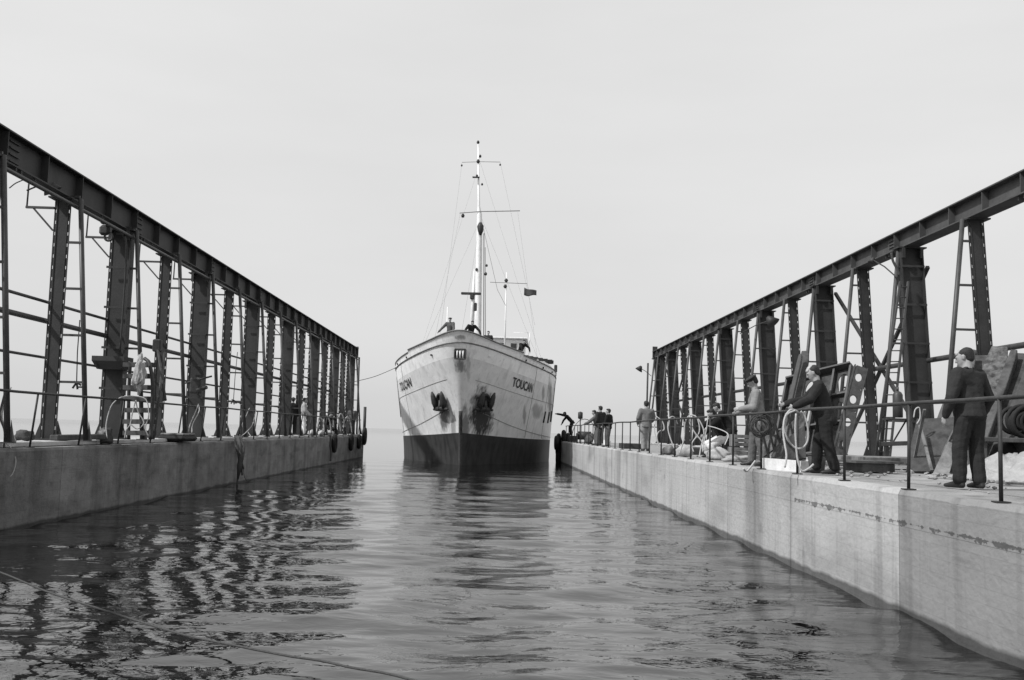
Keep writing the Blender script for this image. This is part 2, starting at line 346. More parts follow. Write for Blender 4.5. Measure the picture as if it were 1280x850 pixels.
# ------------------------------------------------------------------ crane runways
def runway(side, y_heavy, y_light, y0, y1, label):
    """side -1 left, +1 right. x of column at top / base, pipe leg x at top / base"""
    if side < 0: xt, xb, pt, pb = -9.55, -9.53, -9.19, -8.72
    else: xt, xb, pt, pb = 10.98, 11.30, 10.70, 10.16
    root = empty('crane_runway', (xb, (y0 + y1) / 2, DZ), label, 'crane gantry', 'gantry crane runways along both quays')
    mi = Matrix.Translation(-Vector(root.location))
    def fin(nm, bm, m, par=None, sm=False):
        o = mesh_obj(nm, bm, m, par or root, sm)
        if par is None: o.matrix_parent_inverse = mi
        else: o.matrix_parent_inverse = Matrix.Identity(4)
        return o
    sgn = -side       # direction towards the dock
    ZT = 7.53 if side < 0 else 7.70
    ht = .65 if side < 0 else .52
    bm = bmesh.new()
    fw = .19
    gx = xt
    bbox(bm, gx - .012, gx + .012, y0, y1, ZT - ht + .03, ZT - .03)                     # web
    bbox(bm, gx - fw, gx + fw, y0, y1, ZT - .03, ZT)                                    # top flange
    bbox(bm, gx - fw - (.05 if side > 0 else .0), gx + fw + .0, y0, y1, ZT - ht, ZT - ht + .03)            # bottom flange
    y = y1 - .02
    while y > y0:
        bbox(bm, gx - fw + .02, gx - .012, y - .012, y + .012, ZT - ht + .03, ZT - .03)
        bbox(bm, gx + .012, gx + fw - .02, y - .012, y + .012, ZT - ht + .03, ZT - .03)
        y -= 1.75 if side < 0 else 1.62
    # splices with rows of cover cleats
    for ys in y_heavy:
        ys2 = ys + 1.3
        if ys2 > y1: continue
        xx = gx + sgn * .024
        bbox(bm, min(gx, xx + sgn * .012), max(gx, xx + sgn * .012), ys2 - .55, ys2 + .0, ZT - ht + .06, ZT - .06)
        for k in range(4):
            zz = ZT - .13 - k * (.13 if side < 0 else .09)
            bbox(bm, min(xx, xx + sgn * .05), max(xx, xx + sgn * .05), ys2 - .48, ys2 - .08, zz - .012, zz + .012)
        for k in range(2):
            zz = ZT - ht + .02
            box(bm, (gx + sgn * .1, ys2 - .4 + k * .22, zz - .05), (.16, .05, .1))
    # crane rail
    bbox(bm, gx - .03, gx + .03, y0, y1 + .0, ZT, ZT + .05)
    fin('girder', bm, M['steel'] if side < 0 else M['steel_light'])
    # end stop
    bm = bmesh.new(); bbox(bm, gx - .16, gx + .16, y1 - .06, y1 + .08, ZT - ht - .02, ZT + (.12 if side < 0 else .34), 0, .01)
    fin('end_stop', bm, M['iron'])
    zt = ZT - ht
    def lx(z): return xb + (xt - xb) * (z - DZ) / (zt - DZ)
    def plx(z): return pb + (pt - pb) * (z - DZ) / (zt - DZ)
    z0 = DZ + .105
    def column(y, heavy, k):
        W = .56 if heavy else .35
        if side > 0: W = .60 if heavy else .37
        slots = (not heavy) or (side < 0 and k >= 2)
        bm = bmesh.new()
        # base plate and gussets
        bbox(bm, xb - W / 2 - .14, xb + W / 2 + .14, y - .24, y + .24, z0, z0 + .035)
        for s in (-1, 1):
            v = [bm.verts.new(p) for p in ((xb + s * W / 2, y - .015, z0 + .035), (xb + s * (W / 2 + .13), y - .015, z0 + .035), (xb + s * W / 2, y - .015, z0 + .42),
                                           (xb + s * W / 2, y + .015, z0 + .035), (xb + s * (W / 2 + .13), y + .015, z0 + .035), (xb + s * W / 2, y + .015, z0 + .42))]
            for f in ((0, 1, 2), (5, 4, 3), (0, 3, 4, 1), (1, 4, 5, 2), (2, 5, 3, 0)): bm.faces.new([v[i] for i in f])
        dy = .17 if heavy else .12
        def vert(xo, w, d, yo=0, za=z0 + .035, zb=zt):
            p0 = Vector((xb + (xt - xb) * (za - DZ) / (zt - DZ) + xo, y + yo, za)); p1 = Vector((xb + (xt - xb) * (zb - DZ) / (zt - DZ) + xo, y + yo, zb))
            vs = []
            for p in (p0, p1):
                for a, b in ((-1, -1), (1, -1), (1, 1), (-1, 1)): vs.append(bm.verts.new((p.x + a * w / 2, p.y + b * d / 2, p.z)))
            for f in ((3, 2, 1, 0), (4, 5, 6, 7), (0, 1, 5, 4), (1, 2, 6, 5), (2, 3, 7, 6), (3, 0, 4, 7)): bm.faces.new([vs[i] for i in f])
        if not slots:
            vert(-W / 2 + .015, .03, dy * 2); vert(W / 2 - .015, .03, dy * 2); vert(0, W - .06, .02, -.04)
            if side < 0 and heavy: vert(-.03, .06, .06, -.09, z0 + .035, zt - .4)      # conduit up the web
        else:
            both = not heavy
            L0 = -W / 2 + .048; R0 = W / 2 - (.048 if both else 0)
            vert((L0 + R0) / 2, R0 - L0, .02, -.03)
            vert(L0 + .012, .024, .05, -.03); vert(R0 - .012, .024, .05 if both else dy * 1.6, -.03 if both else 0)
            vert(-W / 2 + .01, .02, .03, -.03)
            if both: vert(W / 2 - .01, .02, .03, -.03)
            z = z0 + .05
            while z < zt - .15:
                for s in ((-1, 1) if both else (-1,)):
                    vert(s * (W / 2 - .042), .048, .02, -.03, z, z + .175)
                z += .25
        # head plate
        bbox(bm, xt - W / 2 - .08, xt + W / 2 + .08, y - .22, y + .22, zt - .035, zt)
        if heavy:
            for s in (-1, 1): box(bm, (xt + s * (W / 2 - .06), y - .2, zt - .17), (.08, .08, .26))
            # batten bands across the web
            for i in range(1, 6):
                z = DZ + .35 + i * 1.02 - (.25 if side > 0 else 0)
                box(bm, (lx(z), y - dy - .012, z), (W, .024, .055))
        c = fin('column', bm, M['steel'])
        # pipe leg
        bm = bmesh.new(); tube(bm, [(plx(z0), y, z0), (plx(zt), y, zt)], .055, 10)
        bbox(bm, plx(z0) - .11, plx(z0) + .11, y - .11, y + .11, z0, z0 + .02)
        for s in ((1,) if side < 0 else ()):
            v = [bm.verts.new((plx(z0) + a, y + b, z0 + cc)) for a, b, cc in ((s * .04, -.01, .02), (s * .13, -.01, .02), (s * .04, -.01, .42), (s * .04, .01, .02), (s * .13, .01, .02), (s * .04, .01, .42))]
            for f in ((0, 1, 2), (5, 4, 3), (0, 3, 4, 1), (1, 4, 5, 2), (2, 5, 3, 0)): bm.faces.new([v[i] for i in f])
        bmesh.ops.recalc_face_normals(bm, faces=bm.faces)
        fin('pipe_leg', bm, M['pipe'], c, False)
        for i in range(1, 6):
            z = DZ + .35 + i * 1.02 - (.25 if side > 0 else 0)
            bm = bmesh.new(); beam(bm, (lx(z) + sgn * W / 2 + 0, y - .03, z), (plx(z), y - .03, z), .05, .05)
            fin('rung', bm, M['pipe'], c)
        if side < 0 and y < 50:       # outboard bracket with a diagonal
            zb = DZ + .35 + 5.1 - .25 + (.0 if heavy else -.02)
            bm = bmesh.new(); x0b = lx(zb) - W / 2; ln = .62
            beam(bm, (x0b, y - .06, zb), (x0b - ln, y - .06, zb), .05, .05)
            beam(bm, (x0b, y - .06, zb - .5), (x0b - ln + .15, y - .06, zb), .035, .035)
            tube(bm, [(x0b - ln + .02, y - .06, zb), (x0b - ln + .03, y - .06, zb + .95)], .02, 6)
            fin('bracket', bm, M['pipe'], c)
        return c
    for k, y in enumerate(y_heavy): column(y, True, k)
    for k, y in enumerate(y_light): column(y, False, k)
    return root, fin
lh = [18.3 + 7 * k for k in range(-1, 8)]; ll = [21.8 + 7 * k for k in range(-2, 7)]
rh = [25.9 + 6.95 * k for k in range(-2, 6)]; rl = [22.3 + 6.95 * k for k in range(-2, 7)]
rh.append(65.4)
GL, finL = runway(-1, lh, ll, 7.4, 69.6, 'dark steel crane gantry standing along the left quay')
GR, finR = runway(1, rh, rl, 8.0, 67.0, 'dark steel crane gantry standing along the right quay')
# longitudinal tie pipes
def tie(fin, x, z, y0, y1, r, name='tie_pipe', sag=0):
    bm = bmesh.new(); n = 10
    tube(bm, [(x, y0 + (y1 - y0) * i / n, z - sag * (1 - (2 * i / n - 1) ** 2)) for i in range(n + 1)], r, 8); fin(name, bm, M['pipe'], None, True)
tie(finL, -9.28, 6.70, 7.4, 69.3, .045)
tie(finL, -9.78, 4.57, 7.4, 67.3, .035)
tie(finL, -9.80, 4.16, 7.4, 67.3, .06)
tie(finL, -9.80, 3.36, 18.3, 67.3, .03)
tie(finL, -9.80, 2.86, 25.3, 67.3, .025)
y = 9.5
while y < 60:      # hangers of the upper pipe
    bm = bmesh.new(); tube(bm, [(-9.28, y, 6.70), (-9.42, y, 6.90)], .014, 6); finL('pipe_hanger', bm, M['iron']); y += 1.75
tie(finR, 11.45, 4.2, 8, 66, .07)
def brace(fin, p0, p1, r=.045):
    bm = bmesh.new(); beam(bm, p0, p1, r * 2, r * 2); fin('brace', bm, M['steel'])
brace(finR, (11.42, 32.85, 6.95), (11.62, 25.95, 1.75)); brace(finR, (11.5, 25.95, 6.7), (11.7, 32.85, 1.75))
brace(finR, (11.3, 65.3, 6.8), (11.5, 57.2, 2.0), .04); brace(finR, (11.3, 57.2, 6.6), (11.5, 65.3, 1.8), .04)

# upright post at the left gantry end and thin stay posts at the right gantry end
for (x, y, s, lb) in ((-9.25, 69.5, -1, 'l'), (10.45, 66.9, 1, 'r')):
    bm = bmesh.new(); tube(bm, [(x, y, DZ), (x + s * .05, y, 6.9)], .06, 8); (finL if s < 0 else finR)('end_post', bm, M['iron'])

# ------------------------------------------------------------------ railings
def railing(xs, zr, ys, label, lean, y_end0, y_end1, rr=.025):
    root = empty('railing', (xs, ys[0], DZ), label, 'railing')
    mi = Matrix.Translation(-Vector(root.location))
    xt = xs + lean
    bm = bmesh.new(); n = 60
    pts = []
    for i in range(n + 1):
        y = y_end0 + (y_end1 - y_end0) * i / n
        pts.append((xt + noise.noise(Vector((y * .4, xs, 0))) * .03, y, zr + noise.noise(Vector((y * .35, 3, xs))) * .025))
    tube(bm, pts, rr, 8); o = mesh_obj('top_rail', bm, M['iron'], root, True); o.matrix_parent_inverse = mi
    for y in ys:
        l = random.uniform(-.02, .02); bm = bmesh.new()
        tube(bm, [(xs, y, DZ + .01), (xt + noise.noise(Vector((y * .4, xs, 0))) * .03, y + l, zr + .0)], rr * .85, 8)
        bbox(bm, xs - .07, xs + .07, y - .06, y + .06, DZ + .008, DZ + .022)
        o = mesh_obj('post', bm, M['iron'], root); o.matrix_parent_inverse = mi
    return root
railing(5.0, 2.50, [7.55 + 2.16 * k for k in range(28)], 'thin dark pipe railing along the right quay edge', 0.0, 5.4, 66.2)
railing(-8.78, 2.52, [14.8 + 2.25 * k for k in range(24)], 'thin dark pipe railing leaning along the left quay edge', 0.10, 12, 67.0)

# ------------------------------------------------------------------ ship
def sm(a, b, x):
    x = min(max((x - a) / (b - a), 0), 1); return x * x * (3 - 2 * x)
def f_stem(z): return -3.0 * (max(z, 0) / 7.7) ** 1.35
def z_mould(t): return 5.9 + 1.1 * math.exp(-t / 4.0) + .9 * sm(22, 44, t)
def z_top(t):
    return (6.35 + .5 * math.exp(-t) + .8 * math.exp(-t / 7)) if t < 3.9 else z_mould(t) + .36
def z_boot(t): return 1.5 + .38 * math.exp(-t / 5)
def hb(t, z):
    c = 1 + .75 * sm(0, 8.5, z); W = 5.16 + .36 * sm(0, 7, z) - .9 * sm(0, -2.5, z); Lz = 15.0
    r = 1 - (1 - min(max(t, 0) / Lz, 1)) ** 2
    b = W * r ** (1 / c) if r > 0 else 0
    q = sm(30, 47, t); return b * (1 - .55 * q * q) + (.10 if t < 30 else .10)
def hp(t, z, side, off=0.0):
    p = Vector((side * hb(t, z), f_stem(z) + t, z))
    if off:
        e = .05; a = Vector((side * hb(t + e, z), f_stem(z) + t + e, z)) - p; b = Vector((side * hb(t, z + e), f_stem(z + e) + t, z + e)) - p
        n = a.cross(b) * side; n.normalize()
        if n.dot(Vector((side, -1.2 if t < 8 else 0, 0))) < 0: n = -n
        p = p + n * off
    return p
SHIP = empty('cargo_ship', (-1.72, 59.0, 0), 'rust streaked white and grey motor ship coming bow first into the dock', 'ship', rz=R(-3.2))
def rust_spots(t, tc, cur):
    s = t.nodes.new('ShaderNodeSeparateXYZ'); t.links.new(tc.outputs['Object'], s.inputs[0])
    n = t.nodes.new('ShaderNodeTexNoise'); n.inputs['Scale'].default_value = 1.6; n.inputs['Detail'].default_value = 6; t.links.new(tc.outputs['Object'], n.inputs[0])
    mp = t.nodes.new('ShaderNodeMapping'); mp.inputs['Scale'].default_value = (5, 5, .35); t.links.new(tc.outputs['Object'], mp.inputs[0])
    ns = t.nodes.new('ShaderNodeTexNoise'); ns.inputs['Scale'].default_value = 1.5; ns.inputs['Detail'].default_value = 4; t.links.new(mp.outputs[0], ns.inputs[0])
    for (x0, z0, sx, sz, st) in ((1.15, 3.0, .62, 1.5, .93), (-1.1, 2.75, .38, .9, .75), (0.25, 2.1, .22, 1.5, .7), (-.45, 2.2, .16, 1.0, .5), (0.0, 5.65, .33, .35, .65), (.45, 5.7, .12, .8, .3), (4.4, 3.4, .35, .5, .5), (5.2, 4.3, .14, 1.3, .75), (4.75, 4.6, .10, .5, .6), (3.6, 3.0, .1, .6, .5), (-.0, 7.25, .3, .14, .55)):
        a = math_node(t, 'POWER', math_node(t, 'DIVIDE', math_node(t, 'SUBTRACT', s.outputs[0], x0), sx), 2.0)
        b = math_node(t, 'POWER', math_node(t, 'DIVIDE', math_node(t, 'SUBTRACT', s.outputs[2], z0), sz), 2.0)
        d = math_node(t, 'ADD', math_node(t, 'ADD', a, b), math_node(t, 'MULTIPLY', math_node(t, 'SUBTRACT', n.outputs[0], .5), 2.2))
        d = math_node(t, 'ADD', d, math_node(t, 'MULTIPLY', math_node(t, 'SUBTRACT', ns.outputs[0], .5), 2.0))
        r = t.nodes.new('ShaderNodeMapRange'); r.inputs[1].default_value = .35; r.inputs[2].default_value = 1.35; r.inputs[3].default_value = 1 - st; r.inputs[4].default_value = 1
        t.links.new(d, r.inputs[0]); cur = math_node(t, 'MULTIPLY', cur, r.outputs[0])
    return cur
stn = [(.16, 1.2, (2.2, 2.2, .22), .55), (.28, 2.5, (3, 3, .12), .62), (.12, 7, (1, 1, .5), .58)]
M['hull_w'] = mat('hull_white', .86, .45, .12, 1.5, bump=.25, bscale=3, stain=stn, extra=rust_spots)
M['strake'] = mat('strake', .14, .7, .5, 3)
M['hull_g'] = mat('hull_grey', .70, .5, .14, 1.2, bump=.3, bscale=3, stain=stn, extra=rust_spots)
M['hull_b'] = mat('hull_boot', .036, .6, .35, 1.4, bump=.3, bscale=4, stain=[(.4, 1.5, (2, 2, .3), .5)])
def build_hull():
    ts = [0, .03, .08, .16, .28, .42, .6, .8, 1.05, 1.35, 1.7, 2.1, 2.6, 3.2, 3.89, 3.91, 4.4, 5, 5.8, 6.8, 8, 9.5, 11, 13, 15, 18, 22, 26, 30, 34, 38, 42, 46, 48]
    rowsf = [(lambda t: -2.4, 2), (lambda t: -1.2, 2), (lambda t: -.3, 2), (lambda t: .25, 2), (lambda t: .8, 2), (lambda t: 1.2, 2), (z_boot, 1)]
    for k in range(1, 8): rowsf.append((lambda t, k=k: z_boot(t) + (z_mould(t) - .8 - z_boot(t)) * k / 8, 1))
    rowsf += [(lambda t: z_mould(t) - .8, 0), (lambda t: z_mould(t) - .4, 0), (z_mould, 0), (lambda t: (z_mould(t) + z_top(t)) / 2, 0), (z_top, 0)]
    bm = bmesh.new(); G = {}
    for side in (-1, 1):
        for i, (zf, _) in enumerate(rowsf):
            for j, t in enumerate(ts):
                G[side, i, j] = bm.verts.new(hp(t, zf(t), side))
        for i in range(len(rowsf) - 1):
            for j in range(len(ts) - 1):
                q = [G[side, i, j], G[side, i, j + 1], G[side, i + 1, j + 1], G[side, i + 1, j]]
                if side < 0: q.reverse()
                f = bm.faces.new(q); f.smooth = True; f.material_index = rowsf[i][1]
    for i in range(len(rowsf) - 1):    # stem bar and transom
        f = bm.faces.new((G[-1, i, 0], G[1, i, 0], G[1, i + 1, 0], G[-1, i + 1, 0])); f.material_index = rowsf[i][1]; f.smooth = True
        n = len(ts) - 1; f = bm.faces.new((G[1, i, n], G[-1, i, n], G[-1, i + 1, n], G[1, i + 1, n])); f.material_index = rowsf[i][1]
    # bulwark inner skin
    for side in (-1, 1):
        prev = None
        for j, t in enumerate(ts):
            a = G[side, len(rowsf) - 1, j]; z = z_top(t)
            p = hp(t, z, side); p2 = hp(t, z_mould(t) - .55, side); q = bm.verts.new((p.x - side * min(.06, abs(p.x) * .9), p.y + .09, z)); r2 = bm.verts.new((p2.x - side * min(.08, abs(p2.x) * .9), p2.y + .14, z_mould(t) - .55))
            if prev:
                for quad in ((prev[0], a, q, prev[1]), (prev[1], q, r2, prev[2])):
                    f = bm.faces.new(quad if side < 0 else tuple(reversed(quad))); f.material_index = 0
            prev = (a, q, r2)
    mesh_obj('hull', bm, [M['hull_w'], M['hull_g'], M['hull_b']], SHIP)
    bm = bmesh.new(); prev = None
    for t in ts[3:]:
        z = z_mould(t) - .5; p = hp(t, z, 1); a = bm.verts.new((-p.x + .06, p.y + .05, z)); b = bm.verts.new((p.x - .06, p.y + .05, z))
        if prev: bm.faces.new((prev[0], prev[1], b, a))
        prev = (a, b)
    mesh_obj('weather_deck', bm, M['wood'], SHIP)
    def line(name, zf, r, m, off=.01, t0=0, t1=44, n=90, sides=(-1, 1)):
        pts = []
        ta = [t0 + (t1 - t0) * (i / n) ** 2 for i in range(n + 1)]
        if len(sides) == 2: pts = [hp(t, zf(t), -1, off) for t in reversed(ta)] + [hp(t, zf(t), 1, off) for t in ta]
        else: pts = [hp(t, zf(t), sides[0], off) for t in ta]
        bm = bmesh.new(); tube(bm, pts, r, 6); mesh_obj(name, bm, m, SHIP, True)
    line('rubbing_strake', z_mould, .04, M['strake'])
    line('cap_rail', z_top, .045, M['strake'], 0, 0, 3.88, 40)
    for s in (-1, 1): line('cap_rail', z_top, .04, M['strake'], 0, 3.92, 44, 60, (s,))
    M['seam'] = mat('seam', .2, .7, .4, 5)
    for s in (-1, 1):
        line('plate_seam', lambda t: z_mould(t) - 1.95, .014, M['seam'], .004, .4, 40, 60, (s,))
        line('plate_seam', lambda t: 1.62 + 1.9 * math.exp(-t / 4.5), .018, M['seam'], .004, 1.0, 16, 50, (s,))
        for tt in (6.2, 9.6):
            bm = bmesh.new(); tube(bm, [hp(tt, z_boot(tt) + .05 + (z_mould(tt) - z_boot(tt) - .1) * k / 12, s, .004) for k in range(13)], .010, 5); mesh_obj('plate_seam', bm, M['seam'], SHIP, True)
build_hull()
# stem bar
bm = bmesh.new(); tube(bm, [Vector((0, f_stem(z) - .02, z)) for z in [-.6 + .25 * k for k in range(16)]], .11, 8); mesh_obj('stem_bar', bm, M['rust'], SHIP, True)
# bow name
def hull_text(txt, side, ta, tb, zf, h, m, name):
    cu = bpy.data.curves.new(name, 'FONT'); cu.body = txt; cu.size = 1; cu.resolution_u = 3; cu.offset = .018
    o = bpy.data.objects.new(name, cu); COL.objects.link(o); dg = bpy.context.evaluated_depsgraph_get(); dg.update()
    me = bpy.data.meshes.new_from_object(o.evaluated_get(dg)); bpy.data.objects.remove(o)
    bm = bmesh.new(); bm.from_mesh(me); bmesh.ops.triangulate(bm, faces=bm.faces)
    bmesh.ops.subdivide_edges(bm, edges=[e for e in bm.edges if e.calc_length() > .25], cuts=2)
    xs = [v.co.x for v in bm.verts]; x0, x1 = min(xs), max(xs); ymax = max(v.co.y for v in bm.verts)
    for v in bm.verts:
        u = (v.co.x - x0) / (x1 - x0); t = ta + (tb - ta) * u
        z = zf(t) + v.co.y / ymax * h
        v.co = hp(t, z, side, .035)
    mesh_obj(name, bm, m, SHIP)
M['letter'] = mat('lettering', .02, .6, .3, 8)
hull_text('TOUCAN', 1, 3.1, 5.9, lambda t: z_mould(t) - 1.60, .54, M['letter'], 'name_lettering')
hull_text('TOUCAN', -1, 7.7, 4.2, lambda t: z_mould(t) - 1.60, .54, M['letter'], 'name_lettering')
# fairlead at the stem head
bm = bmesh.new(); c = Vector((0, f_stem(6.35) - .12, 6.35))
for k in range(2): box(bm, c + Vector((0, 0, (-.27, .27)[k])), (.66, .2, .07), None, 0, .02)
for k in range(2): box(bm, c + Vector(((-.31, .31)[k], 0, 0)), (.07, .2, .48), None, 0, .02)
box(bm, c + Vector((0, .1, 0)), (.6, .04, .5))
fl = mesh_obj('fairlead', bm, M['rust'], SHIP)
for x in (-.17, 0, .17):
    bm = bmesh.new(); tube(bm, [c + Vector((x, -.02, -.23)), c + Vector((x, -.02, .23))], .045, 10); mesh_obj('roller', bm, M['white'], fl, True)
for (s, t, zz) in ((-1, 1.1, 6.35), (1, .95, 6.35)):
    bm = bmesh.new(); p = hp(t, zz, s, .02); box(bm, p, (.16, .1, .1), None, 0, .02); mesh_obj('scupper', bm, M['iron' if s < 0 else 'white'], SHIP)
for tt in (4.3, 7.5, 10.5, 13.5):
    for s in (-1, 1):
        bm = bmesh.new(); p = hp(tt, z_mould(tt) + .12, s, .01); box(bm, p, (.10, .16, .12), None, 0, .02); mesh_obj('freeing_port', bm, M['iron'], SHIP)
# anchors
def anchor(side, t, z):
    p = hp(t, z, side); q = hp(t, z, side, 1.0); n = (q - p).normalized()
    up = (Vector((0, 0, 1)) - n * n.z).normalized(); sx = up.cross(n).normalized()
    rot = Matrix((sx, up, n)).transposed()
    def T(a, b, c): return p + sx * a + up * b + n * c
    bm = bmesh.new()
    torus_pts = [T(.36 * math.cos(k * math.pi / 10), .40 * math.sin(k * math.pi / 10), .05) for k in range(20)]
    tube(bm, torus_pts, .085, 8, 0, True)
    tube(bm, [T(0, 0, -.12), T(0, 0, .045)], .36, 20)
    hw_ = mesh_obj('hawse_pipe', bm, M['iron'], SHIP, False)
    bm = bmesh.new()
    tube(bm, [T(0, .05, .1), T(0, -.25, .24), T(0, -.48, .30)], [.11, .12, .14], 8)       # shank
    beam(bm, T(-.50, -.42, .26), T(.50, -.42, .26), .26, .26, n, 0, .05)                  # crown
    for s in (-1, 1):                                                                     # flukes, pointing up
        a = T(s * .42, -.40, .28); b = T(s * .50, .62, .20)
        tube(bm, [a, a.lerp(b, .35), a.lerp(b, .75), b], [.13, .19, .14, .05], 8)
        tube(bm, [T(s * .50, -.42, .26), T(s * .74, -.47, .26)], [.12, .07], 8)
    an = mesh_obj('anchor', bm, M['iron'], SHIP, True)
    bm = bmesh.new(); tube(bm, [T(-.14 + .28 * k / 12, -.62 - .12 * math.sin(math.pi * k / 12), .3) for k in range(13)], .03, 6); mesh_obj('shackle', bm, M['pipe'], an, True)
anchor(-1, .95, 3.75); anchor(1, 1.05, 3.8)
# side openings / rub marks low on the port side
for (tt, zz) in ((9.5, 3.1), (11.0, 3.1), (12.5, 3.2)):
    bm = bmesh.new(); tube(bm, [hp(tt, zz - .4, 1, .02), hp(tt + .15, zz + .35, 1, .02)], .07, 6); mesh_obj('scrape_bar', bm, M['iron'], SHIP, True)
# masts
LZ = 6.3
def pole(name, pts, r, m, par=SHIP, seg=12):
    bm = bmesh.new(); tube(bm, pts, r, seg); return mesh_obj(name, bm, m, par, True)
fm = pole('fore_mast', [(.12, 11, LZ - .4), (.0, 11, 9.2), (-.1, 11, 16.2), (-.14, 11, 17.4), (-.2, 11, 18.0), (-.38, 11, 22.6)], [.26, .25, .20, .18, .09, .05], M['white'])
pole('ladder_pipe', [(.52, 10.8, LZ), (.24, 10.8, 16)], .03, M['pipe'], fm, 6)
pole('ladder_pipe', [(.66, 10.8, LZ), (.36, 10.8, 15)], .02, M['pipe'], fm, 6)
pole('yard', [(-1.55, 10.9, 17.45), (-.1, 10.85, 17.58), (2.75, 10.9, 17.7)], .03, M['strake'], fm, 6)
pole('yard', [(-1.5, 10.9, 21.15), (-.15, 10.9, 21.22), (1.25, 10.9, 21.22)], .018, M['strake'], fm, 6)
bm = bmesh.new(); box(bm, (-.45, 10.8, 20.05), (.5, .25, .06)); box(bm, (-.38, 10.8, 20.15), (.14, .14, .16)); mesh_obj('light_bracket', bm, M['iron'], fm)
for (x, z, sz) in ((-.38, 22.62, .11), (-.2, 21.6, .1), (-.33, 21.22, .13), (-1.3, 17.25, .13), (.0, 19.55, .08), (-.2, 13.4, .1), (.45, 13.1, .11), (.5, 13.7, .09), (-1.5, 20.9, .07), (1.25, 21.0, .07)):
    bm = bmesh.new(); tube(bm, [(x, 10.8, z - sz), (x, 10.8, z), (x, 10.8, z + sz)], [sz * .7, sz, sz * .5], 8); mesh_obj('mast_light', bm, M['iron'], fm, True)
bm = bmesh.new(); tube(bm, [(-.0, 10.7, 15.85), (-.0, 10.7, 16.15), (-.02, 10.7, 16.5), (-.04, 10.7, 16.75)], [.08, .2, .24, .1], 10); mesh_obj('lantern', bm, M['iron'], fm, True)
rm = pole('radar_mast', [(-.25, 8.0, LZ), (-.15, 8.0, 11.2), (-.15, 8.0, 13.0)], [.17, .13, .025], M['white'])
bm = bmesh.new(); box(bm, (-.3, 7.8, 11.25), (1.35, .22, .16), None, 0, .03); box(bm, (-.22, 7.8, 11.02), (.28, .3, .32), None, 0, .05); box(bm, (.02, 7.8, 10.35), (.2, .25, .55), None, 0, .04); mesh_obj('radar_scanner', bm, M['iron'], rm)
pole('antenna', [(-1.75, 7, LZ), (-1.78, 7, 10.2)], .035, M['white'], SHIP, 6)
am = pole('signal_mast', [(1.75, 15.5, LZ), (1.72, 15.5, 14.0)], [.08, .03], M['white'], SHIP, 8)
pole('yard', [(.5, 15.4, 13.2), (3.3, 15.4, 13.15)], .02, M['pipe'], am, 6)
for (x, z) in ((1.72, 13.35), (1.66, 12.9)):
    bm = bmesh.new(); tube(bm, [(x, 15.3, z - .14), (x, 15.3, z), (x, 15.3, z + .14)], [.08, .15, .06], 8); mesh_obj('mast_light', bm, M['iron'], am, True)
pole('halyard', [(-.1, 11, 17.5), (1.2, 13, 12.3), (1.75, 15.2, 11.4)], .012, M['rust'], SHIP, 5)
# flag
bm = bmesh.new(); g = []
for i in range(13):
    u = i / 12; col = []
    for j in range(7):
        v = j / 6
        col.append(bm.verts.new((3.05 + u * .95, 16.8 + .12 * math.sin(u * 7 + v), 12.62 + (v - .5) * .6 * (1 - .35 * u) + .16 * (1 - u) - .06 * math.sin(u * 5))))
    g.append(col)
for i in range(12):
    for j in range(6): bm.faces.new((g[i][j], g[i + 1][j], g[i + 1][j + 1], g[i][j + 1]))
M['flag'] = mat('flag', .06, .9, .3, 5); fo = mesh_obj('flag', bm, M['flag'], am, True)
sol = fo.modifiers.new('s', 'SOLIDIFY'); sol.thickness = .01
# stays
def stay(a, b, r=.005): pole('stay', [a, b], r, M['strake'], SHIP, 4)
for x, y, z in ((-4.7, 12.5, 6.3), (4.7, 12.5, 6.3)): stay((x, y, z), (0, 11, 17.2))
stay((-4.9, 14.5, 6.3), (-.2, 11, 21.2)); stay((4.9, 14.5, 6.3), (-.2, 11, 21.2)); stay((0, -2.2, 7.4), (-.05, 11, 17.0)); stay((-1.5, 10.9, 21.1), (-2.6, 9, 6.6), .005); stay((1.25, 10.9, 21.2), (3.9, 20, 10.5), .005)
stay((2.6, 10.9, 17.6), (4.3, 16, 7), .005); stay((-1.5, 10.9, 17.4), (-3.2, 10, 6.6), .005); stay((3.3, 15.4, 13.1), (3.4, 17.5, 12.95), .005)
# wheelhouse aft
bm = bmesh.new(); bbox(bm, -3.2, 3.0, 25.5, 36, 5.6, 8.3, 0, .05); bbox(bm, -2.9, 2.9, 26.0, 33, 8.3, 9.95, 0, .08); bbox(bm, -3.2, 3.2, 25.6, 33.3, 9.95, 10.05, 0, .02)
wh = mesh_obj('wheelhouse', bm, M['white'], SHIP)
for k in range(5):
    bm = bmesh.new(); bbox(bm, -2.4 + k * 1.05, -1.9 + k * 1.05, 25.95, 26.03, 9.1, 9.55, 0, .01); mesh_obj('window', bm, M['glass'], wh)
pole('wing_rail', [(3.35, 26, 8.3), (3.4, 26, 10.55)], .03, M['white'], wh, 6); pole('wing_rail', [(2.0, 26, 10.5), (3.4, 26, 10.5)], .02, M['white'], wh, 6)
bm = bmesh.new(); tube(bm, [(-.3, 38, 6), (-.3, 38.4, 9.2)], [1.1, .95], 20); mesh_obj('funnel', bm, M['white'], SHIP, True)
bm = bmesh.new(); box(bm, (0, 9, LZ + .1), (1.8, 2.0, .9), None, 0, .05); mesh_obj('windlass', bm, M['iron'], SHIP)
bm = bmesh.new(); bbox(bm, -2.2, 2.2, 14, 22, 5.2, 6.1, 0, .03); mesh_obj('hatch', bm, M['rust'], SHIP)
